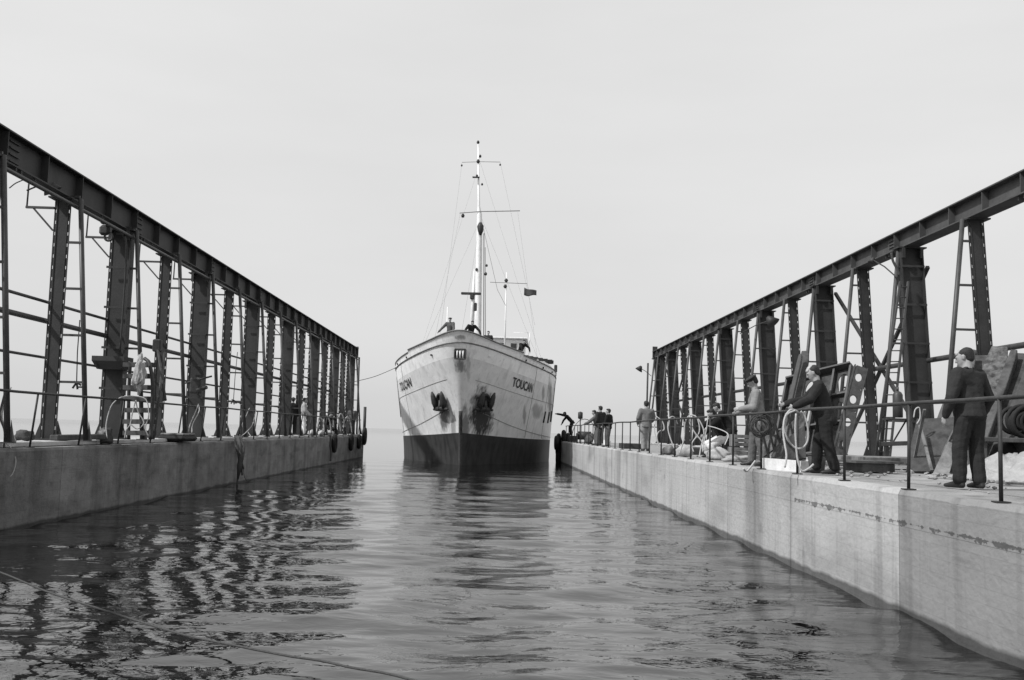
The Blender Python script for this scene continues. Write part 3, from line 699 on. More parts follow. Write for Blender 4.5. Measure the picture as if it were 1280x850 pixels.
# dark boom over the port rail and a lifeboat end
bm = bmesh.new(); beam(bm, (3.2, 14.5, 7.55), (5.35, 17.2, 7.40), .26, .26, None, 0, .02)
for k in range(6):
    a = Vector((3.2, 14.5, 7.55)).lerp(Vector((5.35, 17.2, 7.40)), (k + .5) / 6); box(bm, a, (.34, .08, .34))
mesh_obj('derrick_boom', bm, M['rust'], SHIP)
bm = bmesh.new(); n = 14; rings = []
for i in range(n + 1):
    u = i / n; ww = .75 * math.sin(math.pi * min(max(u, .04), .96)) ** .6; hh = .75; sh = .25 * (2 * u - 1) ** 2
    rings.append([bm.verts.new((4.55 + ww * math.cos(a), 13.6 + 4.6 * u, 6.95 + sh - (hh + sh) * abs(math.sin(a)) ** .8)) for a in [math.pi + k * math.pi / 8 for k in range(9)]])
for i in range(n):
    for k in range(8): bm.faces.new((rings[i][k], rings[i + 1][k], rings[i + 1][k + 1], rings[i][k + 1]))
for r_ in (rings[0], rings[-1]): bm.faces.new(r_)
for i in range(n): bm.faces.new((rings[i][0], rings[i][-1], rings[i + 1][-1], rings[i + 1][0]))
bmesh.ops.recalc_face_normals(bm, faces=bm.faces); mesh_obj('lifeboat', bm, M['white'], SHIP, True)
for s in (-1, 1):
    bm = bmesh.new(); p = hp(13.2, z_top(13.2), s); box(bm, p + Vector((0, 0, .22)), (.22, .35, .5), None, 0, .04); mesh_obj('bollard', bm, M['iron'], SHIP)
for s in (-1, 1): pole('draught_line', [hp(12.6, 5.6 - .25 * k, s, .06) for k in range(12)], .03, M['rope_dark'], SHIP, 5)

# ------------------------------------------------------------------ people
def ell(c, r, n=12):
    c = Vector(c); r = (r, r, r) if not isinstance(r, (tuple, list)) else r; o = []
    for i in range(n // 2 + 1):
        th = math.pi * i / (n // 2)
        for j in range(n):
            a = 2 * math.pi * j / n
            o.append(c + Vector((r[0] * math.sin(th) * math.cos(a), r[1] * math.sin(th) * math.sin(a), r[2] * math.cos(th))))
    return o
def hullm(bm, *els):
    vs = [bm.verts.new(p) for e in els for p in e]
    bmesh.ops.remove_doubles(bm, verts=vs, dist=1e-5); vs = [v for v in vs if v.is_valid]
    r = bmesh.ops.convex_hull(bm, input=vs)
    dead = []
    for g in r['geom_interior'] + r['geom_unused']:
        if isinstance(g, bmesh.types.BMVert) and g.is_valid and g not in dead: dead.append(g)
    bmesh.ops.delete(bm, geom=dead, context='VERTS')
def cap(bm, a, ra, b, rb): hullm(bm, ell(a, ra, 10), ell(b, rb, 10))
def remeshed(name, bm, vox, m, parent, fold=0.0, ff=7.0, seed=0, smooth_it=2, taper=None):
    me = bpy.data.meshes.new(name); bm.to_mesh(me); bm.free()
    o = bpy.data.objects.new(name, me); COL.objects.link(o)
    md = o.modifiers.new('r', 'REMESH'); md.mode = 'VOXEL'; md.voxel_size = vox; md.use_smooth_shade = True
    ms = o.modifiers.new('s', 'SMOOTH'); ms.iterations = smooth_it; ms.factor = .5
    dg = bpy.context.evaluated_depsgraph_get(); dg.update()
    m2 = bpy.data.meshes.new_from_object(o.evaluated_get(dg)); bpy.data.objects.remove(o); bpy.data.meshes.remove(me)
    if fold:
        n = len(m2.vertices); co = np.empty(n * 3, 'f'); m2.vertices.foreach_get('co', co); no = np.empty(n * 3, 'f'); m2.vertex_normals.foreach_get('vector', no)
        co = co.reshape(-1, 3); no = no.reshape(-1, 3)
        d = np.array([.8 * noise.noise(Vector((c[0] * ff * .8, c[1] * ff * .8, c[2] * ff * .4 + seed))) + .45 * noise.noise(Vector((c[0] * 8, c[1] * 8 + c[2] * 6, c[2] * 15 + seed))) for c in co]) if True else np.array([.7 * noise.noise(Vector((c[0] * ff, c[1] * ff, c[2] * ff * .55 + seed))) - 1.3 * max(0, .28 - abs(noise.noise(Vector((c[0] * ff * 1.1, c[1] * ff * 1.1 + c[2] * ff * .9, c[2] * ff * 1.5 + seed))))) * 2 for c in co])
        co = co + no * (d * fold)[:, None]
        m2.vertices.foreach_set('co', co.reshape(-1).astype('f')); m2.update()
    for x in (m if isinstance(m, list) else [m]): m2.materials.append(x)
    for p in m2.polygons: p.use_smooth = True
    ob = bpy.data.objects.new(name, m2); put(ob, parent); m2.name = name
    return ob
def person(loc, face, label, jacket=.04, trousers=.05, hat=None, hair=True, bald=False, lean=0, headp=0, heady=0, armL=None, armR=None,
           feet=((-.12, .0), (.12, .05)), knees=None, h=1.75, vox=.02, twist=0, group='men working around the dock', jlen=.80, skinv=None, crouch=0, belly=0, apron=None, sleeves=True, collar=None):
    """local frame: +Y is where the person faces; face = rotation about Z in degrees"""
    k = h / 1.75
    root = empty('person', loc, label, 'person', group, R(face)); root.scale = (k, k, k)
    hip = Vector((0, -.02 - crouch * .3, .93 - crouch))
    Rl = Matrix.Rotation(R(-lean), 3, 'X') @ Matrix.Rotation(R(twist), 3, 'Z')
    def up(x, y, z): return hip + Rl @ Vector((x, y, z - .93))
    sh = {-1: up(-.195, -.01, 1.42), 1: up(.195, -.01, 1.42)}
    arm = {}
    for s, a in ((-1, armL), (1, armR)):
        if a is None: arm[s] = (up(s * .265, -.05, 1.14), up(s * .265, .06, .90))
        else: arm[s] = (Vector(a[0]), Vector(a[1]))
    ank = {s: Vector((feet[(s + 1) // 2][0], feet[(s + 1) // 2][1], .09)) for s in (-1, 1)}
    hj = {s: hip + Vector((s * .095, 0, -.02)) for s in (-1, 1)}
    kn = {}
    for s in (-1, 1):
        kn[s] = Vector(knees[(s + 1) // 2]) if knees else (hj[s].lerp(ank[s], .50) + Vector((s * .01, .03 + crouch * .8, 0)))
    # --- body: one continuous mesh (head, neck, trunk, limbs, hands)
    bm = bmesh.new()
    nb = up(0, .0, 1.45); hc = up(0, .03, 1.64)
    Rh = Rl @ Matrix.Rotation(R(heady), 3, 'Z') @ Matrix.Rotation(R(-headp), 3, 'X')
    def H(x, y, z): return hc + Rh @ Vector((x * 1.08, y * 1.08, z * 1.08))
    def hell(c, r, n=14): return [H(*p) for p in ell(c, r, n)]
    hullm(bm, hell((0, -.018, .03), (.074, .092, .078)), hell((0, .02, .0), (.066, .072, .07)))
    hullm(bm, hell((0, .025, -.03), (.060, .062, .05)), hell((0, .050, -.088), (.030, .030, .022)), hell((0, -.01, -.05), (.055, .05, .04)))
    hullm(bm, hell((0, .085, .018), (.010, .010, .012), 8), hell((0, .104, -.022), (.014, .014, .011), 8), hell((0, .075, -.02), (.018, .012, .015), 8))
    hullm(bm, hell((-.03, .077, .03), (.022, .012, .008), 8), hell((.03, .077, .03), (.022, .012, .008), 8))
    hullm(bm, hell((-.018, .079, -.052), (.008, .01, .005), 8), hell((.018, .079, -.052), (.008, .01, .005), 8))
    for s in (-1, 1): hullm(bm, hell((s * .076, -.005, .012), (.010, .017, .020), 8), hell((s * .074, .0, -.018), (.008, .012, .016), 8))
    cap(bm, nb + Rl @ Vector((0, 0, -.03)), .068, hc + Rh @ Vector((0, -.015, -.05)), .062)
    hullm(bm, ell(up(-.15, 0, 1.38), (.05, .07, .06)), ell(up(.15, 0, 1.38), (.05, .07, .06)), ell(up(0, 0, 1.15), (.12, .09, .08)))
    hullm(bm, ell(up(0, 0, 1.2), (.13, .09, .08)), ell(hip, (.13, .09, .09)))
    for s in (-1, 1):
        e, wv = arm[s]; cap(bm, sh[s], .045, e, .038); cap(bm, e, .038, wv, .026)
        cap(bm, hj[s], .075, kn[s], .05); cap(bm, kn[s], .05, ank[s], .04); cap(bm, ank[s], .035, ank[s] + Vector((0, .10, -.05)), .03)
        d = (wv - e).normalized(); a_, b_ = frame_of(d)
        inn = Vector((-s, 0, 0)); inn = (inn - d * inn.dot(d)); inn = inn.normalized() if inn.length > .1 else a_
        lat = d.cross(inn).normalized()
        if lat.dot(Vector((0, 1, 0))) < 0: lat = -lat
        pc = wv + d * .05
        hullm(bm, ell(wv + d * .012, .026, 8), [p for q in (-.028, .028) for p in ell(wv + d * .085 + lat * q, .014, 8)])
        for i, (q, ln) in enumerate(((.030, .072), (.011, .080), (-.009, .074), (-.028, .060))):
            k0 = wv + d * .088 + lat * q; k1 = k0 + (d * .8 + inn * .5).normalized() * ln * .5; k2 = k1 + (d * .25 + inn * .95).normalized() * ln * .5
            cap(bm, k0, .0095, k1, .009); cap(bm, k1, .009, k2, .0075)
        t0 = wv + d * .03 + lat * .028; t1 = t0 + (d * .6 + lat * .7 + inn * .3).normalized() * .04; t2 = t1 + (d * .8 + inn * .5).normalized() * .03
        cap(bm, t0, .013, t1, .011); cap(bm, t1, .011, t2, .009)
    body = remeshed('body', bm, min(vox, .012) if vox < .015 else vox * .8, [M['skin'], M['bald']], root, 0, smooth_it=1)
    bm = bmesh.new()
    for s in (-1, 1): hullm(bm, hell((s * .029, .083, .012), (.009, .005, .005), 8))
    mesh_obj('eyes', bm, M['eye'], body)
    # --- jacket
    bm = bmesh.new(); bl = belly
    hullm(bm, ell(sh[-1] + Vector((.01, 0, -.01)), (.092, .10, .085)), ell(sh[1] + Vector((-.01, 0, -.01)), (.092, .10, .085)), ell(up(0, .01, 1.28), (.200, .145 + bl * .3, .10)), ell(up(0, -.005, 1.46), (.085, .075, .035)))
    hullm(bm, ell(up(0, .01, 1.26), (.208, .148 + bl * .3, .12)), ell(up(0, .01 + bl * .4, 1.04), (.192, .15 + bl, .09)))
    hullm(bm, ell(up(0, .01 + bl * .4, 1.04), (.196, .152 + bl, .06)), ell(up(0, -.0, jlen + .06), (.212, .165 + bl * .5, .06)))
    hullm(bm, ell(up(0, -.012, 1.475), (.078, .076, .03)), ell(up(0, .0, 1.50), (.070, .070, .022)))
    for s in (-1, 1):
        e, wv = arm[s]; wc = wv if sleeves else e.lerp(wv, .1)
        cap(bm, sh[s], .096, sh[s].lerp(e, .5), .086); cap(bm, sh[s].lerp(e, .5), .086, e, .074); cap(bm, e, .075, e.lerp(wc, .55), .067)
        if sleeves: cap(bm, e.lerp(wc, .55), .067, wc - (wc - e).normalized() * .015, .052)
    jk = remeshed('jacket', bm, vox, cloth(jacket), root, .013, 6, face)
    if collar is None and vox < .015: collar = jacket * 1.15
    if collar is not None:
        bm = bmesh.new()
        for s in (-1, 1): hullm(bm, ell(up(s * .06, -.03, 1.505), (.025, .04, .018), 8), ell(up(s * .075, .055, 1.455), (.02, .02, .018), 8), ell(up(s * .03, .085, 1.44), (.012, .01, .012), 8))
        remeshed('collar', bm, min(vox, .01), cloth(collar), jk, 0)
    # --- trousers
    bm = bmesh.new()
    hullm(bm, ell(hip + Vector((0, 0, .06)), (.178, .135, .07)), ell(hj[-1] + Vector((0, 0, -.03)), (.112, .132, .07)), ell(hj[1] + Vector((0, 0, -.03)), (.112, .132, .07)))
    for s in (-1, 1):
        m1 = hj[s].lerp(kn[s], .5)
        cap(bm, hj[s], .122, m1, .110); cap(bm, m1, .110, kn[s], .097); cap(bm, kn[s], .097, kn[s].lerp(ank[s], .5), .094); cap(bm, kn[s].lerp(ank[s], .5), .094, ank[s] + Vector((0, -.005, .03)), .086)
    remeshed('trousers', bm, vox, cloth(trousers), root, .014, 5.5, face + 3)
    for s in (-1, 1):
        bm = bmesh.new(); dirf = Vector((s * .15, 1, 0)).normalized(); A = ank[s]; g0 = Vector((A.x, A.y, 0))
        hullm(bm, ell(g0 + Vector((0, -.05, .045)), (.038, .035, .04), 10), ell(g0 + dirf * .10 + Vector((0, 0, .045)), (.047, .05, .038), 10), ell(g0 + dirf * .19 + Vector((0, 0, .032)), (.040, .03, .027), 10))
        hullm(bm, ell(g0 + Vector((0, -.03, .09)), (.045, .05, .05), 10), ell(g0 + Vector((0, .04, .06)), (.045, .06, .04), 10))
        remeshed('shoe', bm, min(vox, .014), M['shoe'], root, 0)
    # --- hair / hat
    if hair:
        bm = bmesh.new()
        if bald:
            hullm(bm, hell((0, -.035, .045), (.084, .090, .074)), hell((0, -.055, -.03), (.066, .052, .04)))
        elif False:
            hullm(bm, hell((0, -.045, .005), (.082, .074, .045)), hell((0, -.05, -.05), (.06, .05, .03)))
            hullm(bm, hell((0, -.050, .058), (.076, .062, .038)))
            for s in (-1, 1): hullm(bm, hell((s * .066, -.01, .040), (.016, .050, .024), 8), hell((s * .07, .012, .01), (.008, .012, .024), 8))
        else:
            hullm(bm, hell((0, -.03, .045), (.083, .095, .080)), hell((0, -.055, -.03), (.066, .052, .04)))
            hullm(bm, hell((0, .03, .085), (.062, .05, .034)))
        remeshed('hair', bm, min(vox, .010), M['hair'], body, .006, 25)
        if bald:
            bm = bmesh.new(); hullm(bm, hell((0, -.005, .100), (.050, .052, .026)), hell((0, .062, .062), (.05, .02, .03))); remeshed('bald_crown', bm, .008, M['bald'], body, 0)
    if hat == 'beret':
        bm = bmesh.new(); hullm(bm, hell((-.01, -.01, .085), (.115, .125, .028)), hell((0, -.02, .055), (.086, .098, .02))); hullm(bm, hell((0, -.01, .118), (.008, .008, .012), 8))
        remeshed('beret', bm, min(vox, .012), M['hair'], root, .008, 12)
    elif hat == 'cap':
        bm = bmesh.new(); hullm(bm, hell((0, -.012, .075), (.088, .102, .055)), hell((0, -.01, .05), (.084, .098, .02))); hullm(bm, hell((0, .11, .06), (.055, .035, .008)), hell((0, .06, .065), (.07, .03, .01)))
        remeshed('cap', bm, min(vox, .012), M['hair'], root, .003, 12)
    if apron is not None: pass
    return root
G1 = 'men watching and working on the right quay'; G2 = 'men working on the left quay'; G3 = 'crew looking over the bow bulwark'
person((6.02, 12.45, DZ + .012), 20, 'balding man in dark work clothes standing with his back turned, nearest on the right quay', .030, .026, bald=True, lean=4, heady=28, headp=14,
       armL=((-.32, -.04, 1.13), (-.30, .08, .89)), armR=((.31, -.03, 1.13), (.28, .10, .89)), feet=((-.11, .06), (.12, -.03)), vox=.011, belly=.05, h=1.76, group=G1, jlen=.84, twist=8)
person((5.52, 16.45, DZ + .012), 72, 'balding man in dark jacket leaning on the right railing and paying out a pale cable', .026, .020, bald=True, lean=13, headp=14, heady=8,
       armL=((-.30, .20, 1.19), (-.14, .45, 1.07)), armR=((.30, .30, 1.20), (.22, .60, 1.12)), feet=((-.13, -.16), (.14, .12)), vox=.012, h=1.80, group=G1, jlen=.78, belly=.03)
person((5.36, 20.0, DZ + .012), 78, 'man in black beret, pale work jacket and grey trousers at the right railing looking down', .20, .11, hat='beret', lean=7, headp=28, heady=10,
       armL=((-.29, .08, 1.13), (-.20, .34, 1.10)), armR=((.30, .10, 1.13), (.18, .36, 1.04)), feet=((-.12, -.14), (.12, .10)), vox=.013, h=1.80, group=G1, collar=.03, jlen=.74)
person((6.15, 26.8, DZ + .012), 100, 'man in black jacket and white trousers crouching beside the pale hoses on the right quay', .012, .62, lean=28, crouch=.36, armL=((-.28, .34, .85), (-.2, .5, .62)), armR=((.28, .36, .85), (.2, .52, .62)), vox=.022, group=G1, feet=((-.16, .12), (.16, .2)))
person((6.75, 28.2, DZ + .012), 80, 'dark clothed man bending forward behind the stacked crates on the right quay', .015, .02, lean=32, crouch=.12, armL=((-.24, .42, .95), (-.16, .6, .78)), armR=((.24, .42, .95), (.16, .6, .78)), vox=.022, group=G1)
person((5.46, 35.0, DZ + .012), 8, 'man in grey shirt and pale trousers seen from behind below the right gantry end', .15, .24, lean=2, vox=.022, group=G1, armL=((-.30, -.02, 1.15), (-.26, .14, .95)), armR=((.30, .02, 1.15), (.2, .22, 1.0)), feet=((-.08, 0), (.08, .03)))
person((5.24, 44.5, DZ + .012), 60, 'slim man in black jacket and grey trousers standing right of a pair at the railing', .014, .12, h=1.68, vox=.024, group=G1, heady=20, armL=((-.27, .02, 1.13), (-.2, .2, .95)))
person((5.22, 47.6, DZ + .012), 35, 'tall man in dark coat and grey trousers with back turned at the far right railing', .03, .10, h=1.88, vox=.024, group=G1, jlen=.72)
person((5.28, 49.6, DZ + .012), 85, 'man in grey coat leaning on the far right railing behind a tall man', .11, .10, lean=12, h=1.74, vox=.024, group=G1, armL=((-.22, .42, 1.12), (-.1, .6, 1.05)), armR=((.22, .42, 1.12), (.1, .6, 1.05)))
person((5.42, 66.9, DZ + .42), 88, 'dark clothed man bending from the right quay corner, one arm reaching the ship', .018, .015, lean=42, headp=-15, armL=((-.2, .78, 1.35), (-.12, 1.0, 1.38)), armR=((.24, .5, 1.0), (.2, .62, .75)), h=1.8, vox=.028, group=G1, crouch=.05)
person((-9.12, 48.8, DZ + .115), -75, 'man in white overalls with dark hair standing on the left quay', .34, .70, h=1.80, vox=.024, group=G2, lean=4, armL=((-.26, .12, 1.14), (-.16, .32, 1.0)), armR=((.27, .05, 1.14), (.22, .24, .96)))
person((-9.33, 47.2, DZ + .115), 20, 'dark clothed man standing left of the man in white overalls', .02, .02, h=1.76, vox=.026, group=G2)
person((-9.05, 65.4, DZ + .115), 185, 'man in white hat and grey clothes at the far end of the left quay', .10, .03, h=1.78, vox=.028, group=G2)
person((-9.2, 56.6, DZ + .115), -120, 'dark clothed man crouching among the tyres and hoses on the left quay', .02, .02, crouch=.4, lean=30, vox=.028, group=G2, armL=((-.26, .34, .85), (-.2, .5, .6)), armR=((.26, .34, .85), (.2, .5, .6)), feet=((-.16, .1), (.16, .18)))
person((-2.52, 57.6, 6.78), 170, 'crewman in beret and grey jacket with one arm spread on the bow bulwark', .09, .03, hat='beret', h=1.74, vox=.024, group=G3, lean=8, armL=((-.27, .22, 1.12), (-.25, .42, .86)), armR=((.44, .10, 1.14), (.62, .30, .88)))
person((-1.32, 57.7, 6.78), 195, 'dark jacketed crewman bent over the middle of the bow bulwark', .016, .02, h=1.70, vox=.024, group=G3, lean=32, headp=-20, armL=((-.42, .42, 1.05), (-.5, .55, .8)), armR=((.42, .42, 1.05), (.5, .5, .8)), crouch=.02)
person((-.3, 60.3, 6.38), 180, 'crewman of whom only the top of a dark head shows over the bow bulwark', .03, .03, h=1.70, vox=.03, group=G3)
person((1.72, 61.3, 6.25), 215, 'dark clothed crewman leaning out over the port bulwark behind the bulwark step', .016, .02, h=1.66, vox=.026, group=G3, lean=34, crouch=.12, headp=-20, armL=((-.3, .5, 1.0), (-.3, .6, .75)), armR=((.3, .5, 1.0), (.3, .6, .75)))
person((2.98, 65.6, 5.70), 205, 'crewman of whom only a dark head shows over the port bulwark below the boom', .03, .03, h=1.72, vox=.03, group=G3, crouch=.5, lean=15, feet=((-.16, .1), (.16, .18)), armL=((-.26, .3, .8), (-.2, .45, .6)), armR=((.26, .3, .8), (.2, .45, .6)))

# ------------------------------------------------------------------ things on the right quay
# leaning timbers and plates
def slab(name, a, b, wd, th, m, label, n=10, rag=.02, group='timbers leaning against the right gantry', cat='timber slab'):
    """tapered, chipped slab from a (foot) to b (top); width along world Y-ish, thickness across"""
    a = Vector(a); b = Vector(b); d = (b - a).normalized(); s = d.cross(Vector((1, 0, 0))); s = Vector((.86, -.5, 0)); s = (s - d * s.dot(d)).normalized(); t = s.cross(d).normalized()
    bm = bmesh.new(); prev = None
    for i in range(n + 1):
        u = i / n; c = a.lerp(b, u); sd_ = hash(label) % 97
        j1 = noise.noise(Vector((u * 4, label.__len__() * 1.3, 0))) * rag; j2 = noise.noise(Vector((u * 4, len(label) * 1.7, 5))) * rag
        w1 = wd / 2 + j1; w2 = wd / 2 + j2
        if i == n: w1 *= .8; w2 *= .7
        ring = [bm.verts.new(c + s * -w1 + t * -th / 2), bm.verts.new(c + t * (-th / 2 - j1 * .3)), bm.verts.new(c + s * w2 + t * -th / 2), bm.verts.new(c + s * w2 + t * th / 2), bm.verts.new(c + s * -w1 + t * th / 2)]
        if prev:
            for k in range(5): bm.faces.new((prev[k], prev[(k + 1) % 5], ring[(k + 1) % 5], ring[k]))
        else: bm.faces.new(list(reversed(ring)))
        prev = ring
    bm.faces.new(prev); bmesh.ops.recalc_face_normals(bm, faces=bm.faces)
    bmesh.ops.bevel(bm, geom=[e for e in bm.edges if e.calc_face_angle(0) > 1.0], offset=.012, segments=1, affect='EDGES')
    return tag(mesh_obj(name, bm, m), label, cat, group)
slab('leaning_timber', at(1181, 596, 18.6), at(1211, 440, 21.0), .34, .16, M['wood_dark'], 'dark round topped slab leaning behind the nearest man')
slab('leaning_timber', at(1198, 598, 18.2), at(1250, 436, 20.6), .40, .14, M['plank_light'], 'pale mottled slab leaning just right of the nearest man', rag=.05)
slab('leaning_timber', at(1213, 600, 18.0), at(1268, 442, 20.2), .16, .22, M['wood_dark'], 'narrow dark slab leaning against the right side of the pale mottled slab')
slab('leaning_timber', at(1236, 600, 18.0), at(1276, 444, 20.4), .34, .12, M['rust'], 'broad grey slab leaning behind the narrow dark slab')
slab('leaning_timber', at(1252, 575, 17.4), at(1318, 415, 19.6), .42, .14, M['rust'], 'dark slab leaning farthest right at the picture edge')
slab('leaning_timber', at(1206, 600, 18.5), at(1226, 447, 21.2), .44, .14, M['wood_dark'], 'wide dark slab leaning behind the pale mottled slab', rag=.05)
slab('leaning_timber', at(1186, 596, 18.9), at(1236, 455, 21.6), .30, .12, M['rust'], 'grey slab filling the gap behind the back of the nearest man', rag=.04)
slab('leaning_timber', at(1262, 598, 18.2), at(1292, 450, 20.9), .36, .16, M['wood_dark'], 'dark slab behind the coiled hose at the right picture edge', rag=.05)
slab('leaning_timber', at(1150, 590, 18.8), at(1196, 470, 20.4), .10, .08, M['wood_dark'], 'thin dark bar leaning left of the nearest man')
# dark riveted plate panel with pale diagonal bars
pp = [at(1132, 592, 18.6), at(1192, 594, 18.2), at(1198, 524, 19.4), at(1146, 526, 19.6)]
def quad_slab(name, pts, th, m, label, cat, parent=None, group=None, sub=6, rag=.01):
    P = [Vector(p) for p in pts]; n = (P[1] - P[0]).cross(P[3] - P[0]).normalized() * th
    bm = bmesh.new(); g = {}
    for L_ in (0, 1):
        for i in range(sub + 1):
            for j in range(sub + 1):
                u, v = i / sub, j / sub
                p = P[0] * (1 - u) * (1 - v) + P[1] * u * (1 - v) + P[2] * u * v + P[3] * (1 - u) * v
                q = noise.noise(p * 3) * rag
                g[L_, i, j] = bm.verts.new(p + n * (L_) + Vector((q, q, q)))
    for i in range(sub):
        for j in range(sub):
            bm.faces.new((g[0, i, j], g[0, i, j + 1], g[0, i + 1, j + 1], g[0, i + 1, j])); bm.faces.new((g[1, i, j], g[1, i + 1, j], g[1, i + 1, j + 1], g[1, i, j + 1]))
    for i in range(sub):
        for (a, b) in (((i, 0), (i + 1, 0)), ((i + 1, sub), (i, sub)), ((0, i + 1), (0, i)), ((sub, i), (sub, i + 1))):
            bm.faces.new((g[0, a[0], a[1]], g[0, b[0], b[1]], g[1, b[0], b[1]], g[1, a[0], a[1]]))
    bmesh.ops.recalc_face_normals(bm, faces=bm.faces)
    o = mesh_obj(name, bm, m, parent)
    if not parent: tag(o, label, cat, group)
    return o
pl = quad_slab('steel_plate', pp, .05, M['rust'], 'dark rusty steel plate with pale diagonal bars leaning left of the nearest man', 'steel plate', rag=.03)
for a, b in (((1144, 532), (1161, 588)), ((1163, 586), (1190, 536)), ((1134, 590), (1152, 512))):
    bm = bmesh.new(); beam(bm, at(a[0], a[1], 19.2) + Vector((0, -.2, 0)), at(b[0], b[1], 18.3) + Vector((0, -.12, 0)), .05, .04); mesh_obj('edge_bar', bm, M['wood'], pl)
quad_slab('timber_board', [at(1166, 594, 17.9), at(1186, 595, 17.8), at(1196, 560, 18.4), at(1190, 542, 18.6)], .05, M['wood'], 'pale pointed board leaning against the foot of the rusty steel plate', 'board')
# ship floor panel with lightening holes
def holed_panel(corners, cols, rows, label):
    root = empty('bulkhead_frame', corners[3], label, 'steel frame'); mi = Matrix.Translation(-Vector(root.location))
    TL, TR, BR, BL = [Vector(c) for c in corners]
    def P(u, v): return TL * (1 - u) * (1 - v) + TR * u * (1 - v) + BR * u * v + BL * (1 - u) * v
    nrm = (TR - TL).cross(BL - TL).normalized()
    if nrm.y > 0: nrm = -nrm
    bm = bmesh.new()
    for i in range(cols):
        for j in range(rows):
            N = 24; hr = (.30, .33) if j == 0 else (.30, .30)
            full = (i == 2 and j == 0)
            oc, ic = [], []
            for k in range(N):
                a = 2 * math.pi * k / N; cx, cy = math.cos(a), math.sin(a); sc = .5 / max(abs(cx), abs(cy))
                u = (i + .5 + cx * sc) / cols; v = (j + .5 + cy * sc) / rows
                hx = .02 if full else hr[0]; hy = .02 if full else hr[1]
                u2 = (i + .5 + cx * hx) / cols; v2 = (j + .5 + cy * hy) / rows
                oc.append([bm.verts.new(P(u, v) + nrm * d) for d in (0, -.02)]); ic.append([bm.verts.new(P(u2, v2) + nrm * d) for d in (.0, -.02)])
            for k in range(N):
                l = (k + 1) % N
                for q in ((oc[k][0], oc[l][0], ic[l][0], ic[k][0]), (oc[l][1], oc[k][1], ic[k][1], ic[l][1]), (ic[k][0], ic[l][0], ic[l][1], ic[k][1])): bm.faces.new(q)
    bmesh.ops.recalc_face_normals(bm, faces=bm.faces); o = mesh_obj('web_plate', bm, M['rust'], root); o.matrix_parent_inverse = mi
    for i in range(cols + 1):
        bm = bmesh.new(); beam(bm, P(i / cols, 0) + nrm * .08, P(i / cols, 1) + nrm * .08, .05, .16, nrm); o = mesh_obj('stiffener', bm, M['pipe'], root); o.matrix_parent_inverse = mi
    for j in range(rows + 1):
        bm = bmesh.new(); beam(bm, P(0, j / rows) + nrm * (.11 if j == 0 else .07), P(1, j / rows) + nrm * (.11 if j == 0 else .07), .05, .22 if j == 0 else .12, nrm); o = mesh_obj('flange', bm, M['pipe'], root); o.matrix_parent_inverse = mi
holed_panel([at(986, 478, 25.6), at(1066, 459, 24.6), at(1050, 566, 23.4), at(968, 574, 24.4)], 4, 3, 'steel ship frame panel with oval holes leaning behind the man with the cable')
def strip_with_holes(a, b, wd, label):
    a = Vector(a); b = Vector(b); d = (b - a); s = Vector((1, 0, 0)); dn = d.normalized(); s = (s - dn * s.dot(dn)).normalized(); n = s.cross(dn)
    bm = bmesh.new(); rows = 4
    for j in range(rows):
        N = 20; oc, ic = [], []
        for k in range(N):
            an = 2 * math.pi * k / N; cx, cy = math.cos(an), math.sin(an); sc = .5 / max(abs(cx), abs(cy))
            o_ = a + d * ((j + .5 + cy * sc) / rows) + s * wd * cx * sc; i_ = a + d * ((j + .5 + cy * .19) / rows) + s * wd * cx * .26
            oc.append((bm.verts.new(o_), bm.verts.new(o_ + n * .03))); ic.append((bm.verts.new(i_), bm.verts.new(i_ + n * .03)))
        for k in range(N):
            l = (k + 1) % N
            for q in ((oc[k][0], oc[l][0], ic[l][0], ic[k][0]), (oc[l][1], oc[k][1], ic[k][1], ic[l][1]), (ic[k][0], ic[l][0], ic[l][1], ic[k][1])): bm.faces.new(q)
    bmesh.ops.recalc_face_normals(bm, faces=bm.faces)
    for sx in (-1, 1): beam(bm, a + s * sx * wd * .5, b + s * sx * wd * .5, .03, .09, n)
    tag(mesh_obj('steel_strip', bm, M['rust']), label, 'steel strip')
strip_with_holes(at(1048, 572, 23.0), at(1076, 459, 24.2), .30, "dark steel strip with a row of holes at the right end of the frame")
slab('steel_channel', at(986, 560, 22.0), at(1007, 440, 24.0), .22, .10, M['rust'], 'tall dark steel channel leaning beside the head of the man with the cable', group='steel channels leaning on the frame panel', rag=.0, cat='steel channel')
slab('steel_channel', at(978, 545, 22.0), at(1001, 444, 23.6), .10, .10, M['pipe'], 'narrow grey steel channel leaning left of the tall dark channel', group='steel channels leaning on the frame panel', rag=.0, cat='steel channel')
# ladder on the gantry leg
def ladder(a0, a1, b0, b1, n, label):
    root = empty('ladder', a0, label, 'ladder'); mi = Matrix.Translation(-Vector(root.location))
    for p, q in ((a0, a1), (b0, b1)):
        bm = bmesh.new(); beam(bm, p, q, .045, .06); o = mesh_obj('ladder_rail', bm, M['pipe'], root); o.matrix_parent_inverse = mi
    for i in range(n):
        u = (i + .5) / n; bm = bmesh.new(); tube(bm, [Vector(a0).lerp(Vector(a1), u), Vector(b0).lerp(Vector(b1), u)], .016, 6); o = mesh_obj('rung', bm, M['pipe'], root); o.matrix_parent_inverse = mi
ladder(at(1094, 572, 24.0), at(1125, 352, 25.0), at(1112, 572, 24.0), at(1135, 352, 25.0), 16, 'steel ladder leaning against the wide gantry column behind the leaning slabs')
bm = bmesh.new(); c = at(1122, 505, 23.4); tube(bm, [c + Vector((0, 0, z)) for z in (-.32, -.31, .22, .28, .31)], [.10, .115, .115, .08, .03], 16); tube(bm, [c + Vector((0, 0, .31)), c + Vector((0, 0, .40))], .03, 8)
